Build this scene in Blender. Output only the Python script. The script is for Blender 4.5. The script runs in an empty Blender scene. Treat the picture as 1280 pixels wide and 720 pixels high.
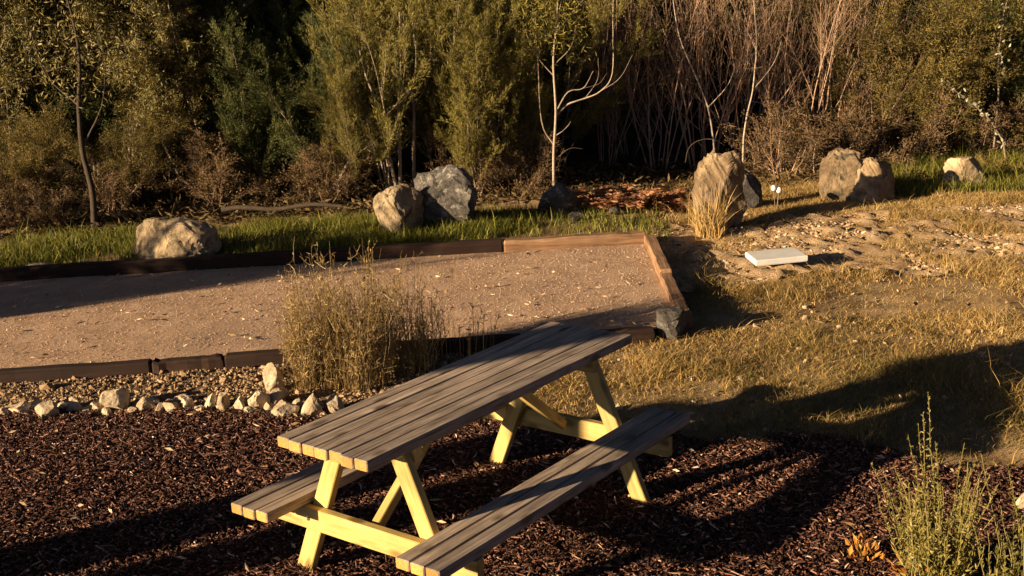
import bpy, math, random
import numpy as np
from mathutils import Vector, Matrix

# ------------------------------------------------------------------ camera, sky, sun, exposure
SC = bpy.context.scene
COL = SC.collection
CAM = np.array([-3.92673, -3.20628, 2.44766])
AZ, PITCH, ROLL, FPX = 0.6479974, -0.24298, -0.0408164, 1464.5327      # FPX for a 1280 px wide frame
SUN_EL, SUN_AZ = math.radians(12.2), math.radians(156.0)              # azimuth from +X, counter-clockwise


def cam_axes():
    f = np.array([math.cos(AZ) * math.cos(PITCH), math.sin(AZ) * math.cos(PITCH), math.sin(PITCH)])
    r = np.array([math.sin(AZ), -math.cos(AZ), 0.0])
    u = np.cross(r, f)
    c, s = math.cos(ROLL), math.sin(ROLL)
    return c * r + s * u, -s * r + c * u, f


RX, UX, FX = cam_axes()
cd = bpy.data.cameras.new('camera')
cam = bpy.data.objects.new('camera', cd)
COL.objects.link(cam)
cd.sensor_width = 36.0
cd.lens = FPX / 1280.0 * 36.0
cd.clip_start, cd.clip_end = 0.05, 800.0
cam.matrix_world = Matrix(((RX[0], UX[0], -FX[0], CAM[0]), (RX[1], UX[1], -FX[1], CAM[1]), (RX[2], UX[2], -FX[2], CAM[2]), (0, 0, 0, 1)))
SC.camera = cam

W = bpy.data.worlds.new('World')
SC.world = W
W.use_nodes = True
nt = W.node_tree
nt.nodes.clear()
sky = nt.nodes.new('ShaderNodeTexSky')
sky.sky_type = 'NISHITA'
sky.sun_disc = False
sky.sun_elevation = SUN_EL
sky.air_density = 0.16
sky.dust_density = 0.3
sky.ozone_density = 1.0
sky.sun_rotation = math.pi / 2 - SUN_AZ
bg = nt.nodes.new('ShaderNodeBackground')
bg.inputs['Strength'].default_value = 0.05
wo = nt.nodes.new('ShaderNodeOutputWorld')
nt.links.new(sky.outputs[0], bg.inputs[0])
nt.links.new(bg.outputs[0], wo.inputs[0])

sl = bpy.data.lights.new('sun', 'SUN')
sl.energy = 5.0
sl.angle = math.radians(0.5)
sl.color = (1.0, 0.76, 0.48)
sun = bpy.data.objects.new('sun', sl)
COL.objects.link(sun)
S = Vector((math.cos(SUN_AZ) * math.cos(SUN_EL), math.sin(SUN_AZ) * math.cos(SUN_EL), math.sin(SUN_EL)))
sun.rotation_euler = (-S).to_track_quat('-Z', 'Y').to_euler()
sun.location = S * 60

SC.view_settings.view_transform = 'Standard'
SC.view_settings.look = 'None'
SC.view_settings.exposure = 1.3
SC.view_settings.gamma = 1.0
SC.render.engine = 'CYCLES'
SC.cycles.max_bounces = 6
SC.cycles.diffuse_bounces = 1
SC.cycles.transparent_max_bounces = 6

random.seed(3)


# ------------------------------------------------------------------ helpers: objects and meshes
def tag(o, label=None, cat=None, group=None, kind=None):
    if label: o['label'] = label
    if cat: o['category'] = cat
    if group: o['group'] = group
    if kind: o['kind'] = kind
    return o


def empty(name, loc=(0, 0, 0), rz=0.0, **k):
    o = bpy.data.objects.new(name, None)
    o.empty_display_size = 0.1
    COL.objects.link(o)
    o.location = loc
    o.rotation_euler = (0, 0, rz)
    return tag(o, **k)


def link(name, me, parent=None, **k):
    o = bpy.data.objects.new(name, me)
    COL.objects.link(o)
    if parent is not None: o.parent = parent
    return tag(o, **k)


def mesh_np(name, V, F, mats, tint=None, smooth=False, midx=None):
    """V (n,3); F list of (m,k) int arrays; tint per face."""
    V = np.asarray(V, dtype=np.float32)
    if not isinstance(F, (list, tuple)): F = [F]
    F = [np.asarray(f, dtype=np.int32) for f in F if len(f)]
    me = bpy.data.meshes.new(name)
    me.vertices.add(len(V))
    me.vertices.foreach_set('co', V.ravel())
    tot = sum(f.size for f in F)
    me.loops.add(tot)
    me.loops.foreach_set('vertex_index', np.concatenate([f.ravel() for f in F]))
    n = sum(len(f) for f in F)
    me.polygons.add(n)
    cnt = np.concatenate([np.full(len(f), f.shape[1], np.int32) for f in F])
    st = np.zeros(n, np.int32)
    st[1:] = np.cumsum(cnt)[:-1]
    me.polygons.foreach_set('loop_start', st)
    try: me.polygons.foreach_set('loop_total', cnt)
    except Exception: pass
    me.polygons.foreach_set('use_smooth', np.full(n, bool(smooth)))
    for m in (mats if isinstance(mats, (list, tuple)) else [mats]): me.materials.append(m)
    if midx is not None: me.polygons.foreach_set('material_index', np.asarray(midx, np.int32))
    if tint is not None:
        a = me.attributes.new('tint', 'FLOAT', 'FACE')
        a.data.foreach_set('value', np.asarray(tint, np.float32))
    me.update(calc_edges=True)
    me.validate()
    return me


# value noise ------------------------------------------------------
_rs = np.random.default_rng(11)
_T = _rs.random((256, 256))


def vnoise(x, y):
    xi, yi = np.floor(x).astype(int), np.floor(y).astype(int)
    fx, fy = x - xi, y - yi
    fx, fy = fx * fx * (3 - 2 * fx), fy * fy * (3 - 2 * fy)
    a = _T[xi & 255, yi & 255]; b = _T[(xi + 1) & 255, yi & 255]
    c = _T[xi & 255, (yi + 1) & 255]; d = _T[(xi + 1) & 255, (yi + 1) & 255]
    return (a * (1 - fx) + b * fx) * (1 - fy) + (c * (1 - fx) + d * fx) * fy


def fbm(x, y, o=4):
    s, a, t = 0, 0.5, 0
    for k in range(o):
        s = s + a * vnoise(x + 17.3 * k, y + 9.1 * k); t += a
        x, y, a = x * 2.03, y * 2.03, a * 0.5
    return s / t


def smooth(a, b, t):
    t = np.clip((t - a) / (b - a), 0, 1)
    return t * t * (3 - 2 * t)


# ------------------------------------------------------------------ layout on the ground
def ray(px, py):
    d = RX * ((px - 640) / FPX) + UX * (-(py - 360) / FPX) + FX
    return d


def Gz(px, py, z=0.0):
    d = ray(px, py)
    return CAM + d * ((z - CAM[2]) / d[2])


A0 = Gz(0, 460, .10)[:2]; A1 = Gz(850, 404, .10)[:2]      # near edge of the court (top of sleepers)
B0 = Gz(0, 352, .08)[:2]; B1 = Gz(806, 304, .08)[:2]      # far edge on the gravel
E_U = (A1 - A0) / np.linalg.norm(A1 - A0)                  # along the court, to the right
E_V = np.array([-E_U[1], E_U[0]])                          # across the court, away from the viewer
if E_V @ (B0 - A0) < 0: E_V = -E_V
CW = float(((B0 - A0) @ E_V + (B1 - A0) @ E_V) / 2)        # width
U_N = float((A1 - A0) @ E_U); U_F = float((B1 - A0) @ E_U)  # right end, near and far
FWD = np.array([math.cos(AZ), math.sin(AZ)]); RGT = np.array([math.sin(AZ), -math.cos(AZ)])


def hgt(x, y):
    x = np.asarray(x, float); y = np.asarray(y, float)
    u = (x - A0[0]) * E_U[0] + (y - A0[1]) * E_U[1]
    v = (x - A0[0]) * E_V[0] + (y - A0[1]) * E_V[1]
    dep = (x - CAM[0]) * FWD[0] + (y - CAM[1]) * FWD[1]
    uend = U_N + (U_F - U_N) * np.clip(v / CW, 0, 1.2)
    h = 0.03 * (fbm(x * .9, y * .9, 3) - .5) * 2
    right = smooth(0.15, 1.2, u - uend)
    h = h + right * (0.07 * (fbm(x * 1.1 + 5, y * 1.1, 3) - .5) + 0.035 * (fbm(x * 6, y * 6 + 3, 3) - .5))
    bank = smooth(CW + .02, CW + .5, v) * (1 - smooth(-.2, .9, u - uend) * .6)
    h = h + bank * (.13 + .05 * (fbm(x * 2, y * 2, 3) - .5))
    inside = smooth(-.03, .03, v) * (1 - smooth(CW - .03, CW + .03, v)) * (1 - smooth(-.05, .03, u - uend))
    h = h * (1 - inside) - .02 * inside
    strip = smooth(-1.2, -.2, v) * (1 - smooth(-.05, .05, v)) * (1 - right)
    h = h * (1 - strip * .5)
    h = h + 0.05 * smooth(13.5, 17, dep) + .9 * smooth(17, 24, dep) + .06 * np.maximum(dep - 24, 0)
    return h


def G(px, py):
    z = 0.0
    for _ in range(6):
        p = Gz(px, py, z); z = float(hgt(p[0], p[1]))
    return np.array([p[0], p[1], z])


def F(px, dep):
    """ground point in the column px of the picture, DEP metres in front of the camera"""
    p = CAM[:2] + FWD * dep + RGT * ((px - 640) / FPX * dep * 1.0)
    return np.array([p[0], p[1], float(hgt(p[0], p[1]))])


def PX(p):
    q = np.asarray(p, float) - CAM
    z = q @ FX
    return 640 + FPX * (q @ RX) / z, 360 - FPX * (q @ UX) / z


def PXN(P):
    q = P - CAM
    z = q @ FX
    return 640 + FPX * (q @ RX) / z, 360 - FPX * (q @ UX) / z, z


# ------------------------------------------------------------------ materials
def new_mat(name):
    m = bpy.data.materials.new(name)
    m.use_nodes = True
    t = m.node_tree
    return m, t, t.nodes['Principled BSDF'], t.nodes['Material Output']


def ramp(t, stops, interp='LINEAR'):
    r = t.nodes.new('ShaderNodeValToRGB')
    r.color_ramp.interpolation = interp
    e = r.color_ramp.elements
    while len(e) < len(stops): e.new(0.5)
    for el, (p, c) in zip(e, stops):
        el.position = p; el.color = (*c, 1)
    return r


def noise(t, scale, detail=6, rough=.6, vec=None, dist=0.0):
    n = t.nodes.new('ShaderNodeTexNoise')
    n.inputs['Scale'].default_value = scale
    n.inputs['Detail'].default_value = detail
    n.inputs['Roughness'].default_value = rough
    n.inputs['Distortion'].default_value = dist
    if vec is not None: t.links.new(vec, n.inputs['Vector'])
    return n


def mixc(t, fac, a, b, mode='MIX'):
    m = t.nodes.new('ShaderNodeMix')
    m.data_type = 'RGBA'
    m.blend_type = mode
    if isinstance(fac, float): m.inputs[0].default_value = fac
    else: t.links.new(fac, m.inputs[0])
    for i, s in ((6, a), (7, b)):
        if isinstance(s, tuple): m.inputs[i].default_value = (*s, 1)
        else: t.links.new(s, m.inputs[i])
    return m.outputs[2]


def bump(t, bs, h, strength, dist=.02):
    b = t.nodes.new('ShaderNodeBump')
    b.inputs['Strength'].default_value = strength
    b.inputs['Distance'].default_value = dist
    t.links.new(h, b.inputs['Height'])
    t.links.new(b.outputs[0], bs.inputs['Normal'])
    return b


def coords(t, which='Object'):
    return t.nodes.new('ShaderNodeTexCoord').outputs[which]


def tint_mat(name, stops, rough=.8, transl=0.0, obj_var=.15, spec=.25, grain=0):
    """colour from the per-face attribute 'tint' through a ramp, varied per object"""
    m, t, bs, out = new_mat(name)
    at = t.nodes.new('ShaderNodeAttribute'); at.attribute_name = 'tint'
    oi = t.nodes.new('ShaderNodeObjectInfo')
    ma = t.nodes.new('ShaderNodeMath'); ma.operation = 'MULTIPLY_ADD'
    t.links.new(oi.outputs['Random'], ma.inputs[0])
    ma.inputs[1].default_value = obj_var; ma.inputs[2].default_value = -obj_var / 2
    ad = t.nodes.new('ShaderNodeMath'); ad.operation = 'ADD'; ad.use_clamp = True
    t.links.new(at.outputs['Fac'], ad.inputs[0]); t.links.new(ma.outputs[0], ad.inputs[1])
    r = ramp(t, stops)
    t.links.new(ad.outputs[0], r.inputs[0])
    colour = r.outputs[0]
    if grain:
        n = noise(t, grain, 4, .7, coords(t))
        g = ramp(t, [(.25, (.55, .55, .55)), (.75, (1.25, 1.25, 1.25))])
        t.links.new(n.outputs[0], g.inputs[0])
        colour = mixc(t, 1.0, colour, g.outputs[0], 'MULTIPLY')
    t.links.new(colour, bs.inputs['Base Color'])
    bs.inputs['Roughness'].default_value = rough
    bs.inputs['Specular IOR Level'].default_value = spec
    if transl:
        tr = t.nodes.new('ShaderNodeBsdfTranslucent')
        t.links.new(colour, tr.inputs[0])
        mx = t.nodes.new('ShaderNodeMixShader'); mx.inputs[0].default_value = transl
        t.links.new(bs.outputs[0], mx.inputs[1]); t.links.new(tr.outputs[0], mx.inputs[2])
        t.links.new(mx.outputs[0], out.inputs[0])
    return m


def wood_mat(name, dark, mid, light, scale=1.0, knots=None, rough=.75, b=.35, spec=.3):
    """grain runs along the local X axis"""
    m, t, bs, out = new_mat(name)
    co = coords(t)
    oi = t.nodes.new('ShaderNodeObjectInfo')
    ad = t.nodes.new('ShaderNodeVectorMath'); ad.operation = 'ADD'
    mu = t.nodes.new('ShaderNodeVectorMath'); mu.operation = 'SCALE'; mu.inputs['Scale'].default_value = 9.0
    cx = t.nodes.new('ShaderNodeCombineXYZ')
    for i in range(3): t.links.new(oi.outputs['Random'], cx.inputs[i])
    t.links.new(cx.outputs[0], mu.inputs[0])
    t.links.new(co, ad.inputs[0]); t.links.new(mu.outputs[0], ad.inputs[1])
    mp = t.nodes.new('ShaderNodeMapping')
    mp.inputs['Scale'].default_value = (1.6 * scale, 26 * scale, 26 * scale)
    t.links.new(ad.outputs[0], mp.inputs['Vector'])
    n1 = noise(t, 2.2, 8, .65, mp.outputs[0], .6)
    r = ramp(t, [(.28, dark), (.5, mid), (.74, light)])
    t.links.new(n1.outputs[0], r.inputs[0])
    n2 = noise(t, 2.5, 4, .6, ad.outputs[0])
    g = ramp(t, [(.3, (.62, .62, .62)), (.7, (1.12, 1.12, 1.12))])
    t.links.new(n2.outputs[0], g.inputs[0])
    c = mixc(t, 1.0, r.outputs[0], g.outputs[0], 'MULTIPLY')
    g2 = ramp(t, [(0, (.74, .74, .76)), (1, (1.2, 1.17, 1.12))])
    t.links.new(oi.outputs['Random'], g2.inputs[0])
    c = mixc(t, 1.0, c, g2.outputs[0], 'MULTIPLY')
    if knots:
        mk = t.nodes.new('ShaderNodeMapping'); mk.inputs['Scale'].default_value = (5, 11, 11)
        t.links.new(ad.outputs[0], mk.inputs['Vector'])
        vo = t.nodes.new('ShaderNodeTexVoronoi'); vo.inputs['Scale'].default_value = 1.0
        t.links.new(mk.outputs[0], vo.inputs['Vector'])
        rk = ramp(t, [(.14, (1, 1, 1)), (.30, (0, 0, 0))])
        t.links.new(vo.outputs['Distance'], rk.inputs[0])
        c = mixc(t, rk.outputs[0], c, knots)
    t.links.new(c, bs.inputs['Base Color'])
    bs.inputs['Roughness'].default_value = rough
    bs.inputs['Specular IOR Level'].default_value = spec
    bump(t, bs, n1.outputs[0], b, .006)
    return m


def rock_mat(name, c0, c1, c2, scale=6.0, lichen=None, b=.6):
    m, t, bs, out = new_mat(name)
    co = coords(t)
    oi = t.nodes.new('ShaderNodeObjectInfo')
    ad = t.nodes.new('ShaderNodeVectorMath'); ad.operation = 'ADD'
    cx = t.nodes.new('ShaderNodeCombineXYZ')
    k = t.nodes.new('ShaderNodeMath'); k.operation = 'MULTIPLY'; k.inputs[1].default_value = 20
    t.links.new(oi.outputs['Random'], k.inputs[0])
    for i in range(3): t.links.new(k.outputs[0], cx.inputs[i])
    t.links.new(co, ad.inputs[0]); t.links.new(cx.outputs[0], ad.inputs[1])
    n1 = noise(t, scale, 9, .68, ad.outputs[0], .4)
    r = ramp(t, [(.3, c0), (.5, c1), (.68, c2)])
    t.links.new(n1.outputs[0], r.inputs[0])
    c = r.outputs[0]
    if lichen:
        n3 = noise(t, scale * 2.1, 5, .7, ad.outputs[0])
        rl = ramp(t, [(.55, (0, 0, 0)), (.63, (1, 1, 1))])
        t.links.new(n3.outputs[0], rl.inputs[0])
        c = mixc(t, rl.outputs[0], c, lichen)
    hs = t.nodes.new('ShaderNodeHueSaturation')
    mv = t.nodes.new('ShaderNodeMath'); mv.operation = 'MULTIPLY_ADD'; mv.inputs[1].default_value = .5; mv.inputs[2].default_value = .75
    t.links.new(oi.outputs['Random'], mv.inputs[0]); t.links.new(mv.outputs[0], hs.inputs['Value'])
    t.links.new(c, hs.inputs['Color'])
    t.links.new(hs.outputs[0], bs.inputs['Base Color'])
    bs.inputs['Roughness'].default_value = .9
    bs.inputs['Specular IOR Level'].default_value = .2
    n2 = noise(t, scale * 4, 8, .7, ad.outputs[0])
    bump(t, bs, n2.outputs[0], b, .03)
    return m


def earth_mat(name, layers, bscale=40, bstr=.6, bdist=.02, patch=None):
    m, t, bs, out = new_mat(name)
    co = coords(t)
    n1 = noise(t, layers['scale'], 10, .72, co, .5)
    r = ramp(t, layers['stops'])
    t.links.new(n1.outputs[0], r.inputs[0])
    c = r.outputs[0]
    if patch:
        n2 = noise(t, patch['scale'], 6, .6, co, .8)
        rp = ramp(t, [(patch['lo'], (0, 0, 0)), (patch['hi'], (1, 1, 1))])
        t.links.new(n2.outputs[0], rp.inputs[0])
        c = mixc(t, rp.outputs[0], c, patch['colour'])
    n4 = noise(t, 130, 3, .7, co)
    g = ramp(t, [(.3, (.6, .6, .6)), (.7, (1.3, 1.3, 1.3))])
    t.links.new(n4.outputs[0], g.inputs[0])
    c = mixc(t, 1.0, c, g.outputs[0], 'MULTIPLY')
    t.links.new(c, bs.inputs['Base Color'])
    bs.inputs['Roughness'].default_value = .95
    bs.inputs['Specular IOR Level'].default_value = .1
    n3 = noise(t, bscale, 8, .75, co)
    bump(t, bs, n3.outputs[0], bstr, bdist)
    return m


M = {}
M['ground'] = earth_mat('dry_earth', dict(scale=2.2, stops=[(.3, (.17, .105, .05)), (.5, (.36, .24, .12)), (.7, (.54, .39, .22))]), 30, .8, .03)
M['litter'] = earth_mat('forest_litter', dict(scale=3, stops=[(.3, (.02, .014, .008)), (.55, (.05, .034, .018)), (.75, (.09, .06, .03))]), 25, 1, .05)
M['mulch_base'] = earth_mat('mulch_soil', dict(scale=9, stops=[(.3, (.025, .013, .009)), (.55, (.07, .035, .024)), (.75, (.13, .07, .05))]), 60, 1, .03)
M['court'] = earth_mat('court_gravel', dict(scale=5, stops=[(.3, (.37, .24, .15)), (.5, (.52, .345, .225)), (.7, (.64, .45, .31))]), 140, .8, .008,
                       patch=dict(scale=.9, lo=.5, hi=.75, colour=(.40, .275, .195)))
M['strip'] = earth_mat('strip_gravel', dict(scale=7, stops=[(.3, (.08, .055, .035)), (.5, (.18, .13, .085)), (.7, (.29, .22, .145))]), 60, 1, .02)
M['sand'] = earth_mat('sandy_soil', dict(scale=3.5, stops=[(.3, (.34, .20, .10)), (.5, (.62, .42, .23)), (.7, (.84, .64, .42))]), 26, 1, .04)
M['plank'] = wood_mat('weathered_plank', (.13, .095, .07), (.42, .33, .255), (.66, .54, .42), 1.0, (.16, .11, .075))
M['plank_end'] = wood_mat('sawn_plank_end', (.36, .17, .04), (.56, .29, .075), (.70, .42, .14), 2.5)
M['pine'] = wood_mat('pale_pine', (.42, .26, .075), (.60, .43, .14), (.74, .57, .22), .7, (.22, .14, .035), .6, .3)
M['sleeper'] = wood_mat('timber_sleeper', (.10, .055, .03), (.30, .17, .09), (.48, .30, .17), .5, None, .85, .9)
M['sleeper_dark'] = wood_mat('stained_shaded_sleeper', (.013, .006, .004), (.032, .014, .008), (.058, .027, .015), .5, None, .85, .9)  # dark stain on the near sleepers, painted shade on the far ones
M['stone'] = rock_mat('pale_stone', (.27, .195, .12), (.50, .385, .25), (.70, .58, .40), 7, (.30, .24, .17))
M['boulder'] = rock_mat('tan_boulder', (.13, .09, .055), (.36, .265, .155), (.58, .45, .285), 4, (.12, .10, .07), .9)
M['boulder_brown'] = rock_mat('brown_boulder', (.09, .062, .036), (.23, .16, .092), (.40, .295, .175), 4, (.09, .08, .06), .9)
M['boulder_grey'] = rock_mat('grey_boulder', (.035, .031, .028), (.085, .075, .065), (.175, .155, .13), 5, (.26, .24, .20), 1.0)
M['white'] = rock_mat('white_slab', (.70, .68, .64), (.80, .78, .74), (.86, .85, .82), 3, None, .1)
M['chip'] = tint_mat('mulch_chip', [(0, (.020, .010, .007)), (.5, (.105, .046, .030)), (.8, (.32, .155, .105)), (1, (.62, .44, .34))], .85, 0, 0, .3)
M['pebble'] = tint_mat('court_pebble', [(0, (.34, .22, .145)), (.5, (.50, .34, .235)), (1, (.64, .47, .34))], .9, 0, 0, .2)
M['clod'] = tint_mat('earth_clod', [(0, (.15, .09, .045)), (.5, (.38, .25, .14)), (1, (.74, .58, .40))], .95, 0, 0, .1)
M['bark_pale'] = tint_mat('pale_bark', [(0, (.16, .115, .08)), (.5, (.31, .235, .17)), (1, (.48, .39, .30))], .8, 0, .3, .2, 40)
M['bark_dark'] = tint_mat('dark_bark', [(0, (.02, .016, .012)), (.5, (.06, .045, .032)), (1, (.12, .09, .065))], .9, 0, .3, .1, 40)
M['bark_red'] = tint_mat('red_brown_twig', [(0, (.17, .095, .06)), (.5, (.42, .26, .17)), (1, (.66, .47, .33))], .8, 0, .3, .2, 40)
M['leaf_olive'] = tint_mat('olive_leaf', [(0, (.055, .048, .013)), (.5, (.16, .13, .032)), (.85, (.26, .20, .05)), (1, (.38, .30, .12))], .55, .18, .25, .4)
M['leaf_gold'] = tint_mat('golden_leaf', [(0, (.08, .066, .013)), (.5, (.21, .18, .032)), (1, (.38, .30, .065))], .6, .22, .2, .3)
M['leaf_green'] = tint_mat('dark_green_leaf', [(0, (.010, .018, .008)), (.5, (.028, .045, .015)), (1, (.07, .085, .025))], .6, .15, .2, .3)
M['leaf_brown'] = tint_mat('brown_leaf', [(0, (.04, .026, .012)), (.5, (.12, .078, .034)), (1, (.28, .19, .08))], .8, .15, .3, .2)
M['leaf_pale'] = tint_mat('pale_round_leaf', [(0, (.16, .15, .08)), (.5, (.36, .34, .22)), (1, (.55, .52, .38))], .5, .15, .1, .4)
M['leaf_wattle'] = tint_mat('wattle_leaf', [(0, (.065, .052, .014)), (.5, (.18, .135, .032)), (1, (.33, .24, .06))], .6, .2, .25, .3)
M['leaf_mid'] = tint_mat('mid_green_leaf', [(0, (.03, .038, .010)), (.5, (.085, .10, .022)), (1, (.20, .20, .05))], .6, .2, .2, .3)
M['fern'] = tint_mat('dead_bracken', [(0, (.12, .05, .024)), (.5, (.32, .14, .07)), (1, (.50, .27, .13))], .8, .2, .2, .2)
M['grass_green'] = tint_mat('green_grass', [(0, (.045, .05, .008)), (.5, (.15, .155, .018)), (1, (.34, .30, .05))], .6, .25, 0, .3)
M['grass_dry'] = tint_mat('dry_grass', [(0, (.13, .115, .035)), (.22, (.24, .175, .055)), (.45, (.42, .26, .085)), (.8, (.60, .41, .16)), (1, (.70, .55, .31))], .75, .2, 0, .2)
M['grass_tuft'] = tint_mat('tuft_grass', [(0, (.09, .062, .024)), (.5, (.29, .195, .075)), (1, (.58, .42, .19))], .7, .2, .2, .25)
M['herb'] = tint_mat('herb_stem', [(0, (.07, .06, .012)), (.5, (.21, .18, .035)), (1, (.46, .36, .15))], .6, .25, .1, .3)
M['orange_leaf'] = tint_mat('orange_leaf', [(0, (.20, .07, .014)), (.5, (.45, .19, .03)), (1, (.65, .34, .08))], .7, .25, .1, .3)


# ------------------------------------------------------------------ shape builders
def boxes_np(C, D, R, tint):
    """many small boxes: centres C, half sizes D (n,3), rotation matrices R (n,3,3)"""
    k = np.array([[-1, -1, -1], [1, -1, -1], [1, 1, -1], [-1, 1, -1], [-1, -1, 1], [1, -1, 1], [1, 1, 1], [-1, 1, 1]], float)
    L = k[None] * D[:, None]
    V = np.einsum('nij,nkj->nki', R, L) + C[:, None]
    f = np.array([[0, 3, 2, 1], [4, 5, 6, 7], [0, 1, 5, 4], [1, 2, 6, 5], [2, 3, 7, 6], [3, 0, 4, 7]])
    Fc = (f[None] + 8 * np.arange(len(C))[:, None, None]).reshape(-1, 4)
    return V.reshape(-1, 3), Fc, np.repeat(tint, 6)


def shards_np(C, D, R, tint, k, f3, f4):
    L = np.array(k, float)[None] * D[:, None]
    m = len(k)
    V = np.einsum('nij,nkj->nki', R, L) + C[:, None]
    o = m * np.arange(len(C))[:, None, None]
    Fs = [(np.array(f)[None] + o).reshape(-1, len(f[0])) for f in (f3, f4) if len(f)]
    return V.reshape(-1, 3), Fs, np.concatenate([np.repeat(tint, len(f)) for f in (f3, f4) if len(f)])


WEDGE = ([[-1, -1, -.6], [1, -.7, -.6], [.8, 1, -.6], [-1, -.6, .9], [1, -.5, .7], [.7, .6, .6]], [[0, 2, 1], [3, 4, 5]], [[0, 1, 4, 3], [1, 2, 5, 4], [2, 0, 3, 5]])
OCTA = ([[1, .1, 0], [-1, -.1, 0], [.1, 1, .1], [-.2, -1, 0], [0, .1, 1], [.1, 0, -1]], [[0, 2, 4], [2, 1, 4], [1, 3, 4], [3, 0, 4], [2, 0, 5], [1, 2, 5], [3, 1, 5], [0, 3, 5]], [])


def lumps_np(C, D, R, tint, rng):
    """many small irregular lumps of 20 triangles"""
    v, f = ico(0)
    L = v[None] * (1 + rng.normal(0, .22, (len(C), 12, 1))) * D[:, None] * 1.2
    V = np.einsum('nij,nkj->nki', R, L) + C[:, None]
    Fc = (f[None] + 12 * np.arange(len(C))[:, None, None]).reshape(-1, 3)
    return V.reshape(-1, 3), Fc, np.repeat(tint, 20)


def rots(rng, n, tilt):
    a = rng.uniform(0, 2 * np.pi, n); b = rng.normal(0, tilt, n); c = rng.normal(0, tilt, n)
    ca, sa, cb, sb, cc, sc_ = np.cos(a), np.sin(a), np.cos(b), np.sin(b), np.cos(c), np.sin(c)
    Z = np.zeros((n, 3, 3)); Y = np.zeros((n, 3, 3)); X = np.zeros((n, 3, 3))
    Z[:, 0, 0] = ca; Z[:, 0, 1] = -sa; Z[:, 1, 0] = sa; Z[:, 1, 1] = ca; Z[:, 2, 2] = 1
    Y[:, 0, 0] = cb; Y[:, 0, 2] = sb; Y[:, 1, 1] = 1; Y[:, 2, 0] = -sb; Y[:, 2, 2] = cb
    X[:, 0, 0] = 1; X[:, 1, 1] = cc; X[:, 1, 2] = -sc_; X[:, 2, 1] = sc_; X[:, 2, 2] = cc
    return Z @ Y @ X


def blades_np(P, H, Wd, lean_dir, lean, rng, seg=2):
    """grass blades standing at P: seg quads/tri each, bending along lean_dir"""
    n = len(P)
    a = rng.uniform(0, np.pi, n)
    side = np.stack([np.cos(a), np.sin(a), np.zeros(n)], 1)
    ld = np.stack([np.cos(lean_dir), np.sin(lean_dir), np.zeros(n)], 1)
    rows = []
    for k in range(seg + 1):
        t = k / seg
        c = P + np.stack([np.zeros(n), np.zeros(n), H * t * (1 - .35 * np.minimum(lean, 1.6) * t * .5)], 1) + ld * (H * lean * t * t)[:, None]
        w = Wd * (1 - t) ** .6
        if k < seg: rows += [c - side * w[:, None] / 2, c + side * w[:, None] / 2]
        else: rows += [c]
    V = np.stack(rows, 1)
    m = V.shape[1]
    base = (np.arange(n) * m)[:, None]
    Q = [base + np.array([2 * k, 2 * k + 1, 2 * k + 3, 2 * k + 2]) for k in range(seg - 1)]
    T = base + np.array([2 * seg - 2, 2 * seg - 1, 2 * seg])
    return V.reshape(-1, 3), (np.concatenate(Q) if Q else np.zeros((0, 4), int)), T, n, seg


def blades_mesh(name, P, H, Wd, ld, lean, rng, mat, tint, seg=2):
    V, Q, T, n, s = blades_np(P, H, Wd, ld, lean, rng, seg)
    tt = np.concatenate([np.tile(tint, seg - 1), tint]) if seg > 1 else tint
    return mesh_np(name, V, [Q, T], mat, tt)


def leaves_np(P, D, L, Wd, rng):
    """rhombic leaves from P along D (unit), random roll"""
    n = len(P)
    r = rng.normal(size=(n, 3))
    s = np.cross(D, r); s /= np.linalg.norm(s, axis=1)[:, None] + 1e-9
    nrm = np.cross(D, s)
    mid = P + D * (L * .45)[:, None] + nrm * (L * .06)[:, None]
    V = np.stack([P, mid - s * (Wd / 2)[:, None], P + D * L[:, None], mid + s * (Wd / 2)[:, None]], 1)
    Fq = (np.arange(n) * 4)[:, None] + np.array([0, 1, 2, 3])
    return V.reshape(-1, 3), Fq


def tubes_np(paths, rng, sides=4):
    """paths: list of (pts (k,3), radii (k))"""
    VV, FF, TT, off = [], [], [], 0
    for pts, rad in paths:
        k = len(pts)
        d = np.gradient(pts, axis=0)
        d /= np.linalg.norm(d, axis=1)[:, None] + 1e-9
        ref = np.array([0, 0, 1.0]) if abs(d[0, 2]) < .8 else np.array([1.0, 0, 0])
        s = np.cross(d, ref); s /= np.linalg.norm(s, axis=1)[:, None] + 1e-9
        b = np.cross(d, s)
        n = sides if rad[0] > .006 else 3
        a = np.arange(n) / n * 2 * np.pi
        ring = pts[:, None] + rad[:, None, None] * (np.cos(a)[None, :, None] * s[:, None] + np.sin(a)[None, :, None] * b[:, None])
        VV.append(ring.reshape(-1, 3))
        i = np.arange(k - 1)[:, None] * n; j = np.arange(n)[None]; j2 = (j + 1) % n
        FF.append(np.stack([i + j, i + j2, i + n + j2, i + n + j], -1).reshape(-1, 4) + off)
        TT.append(np.full((k - 1) * n, np.clip(rng.normal(.5, .2), 0, 1)))
        off += k * n
    return np.concatenate(VV), np.concatenate(FF), np.concatenate(TT)


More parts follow.
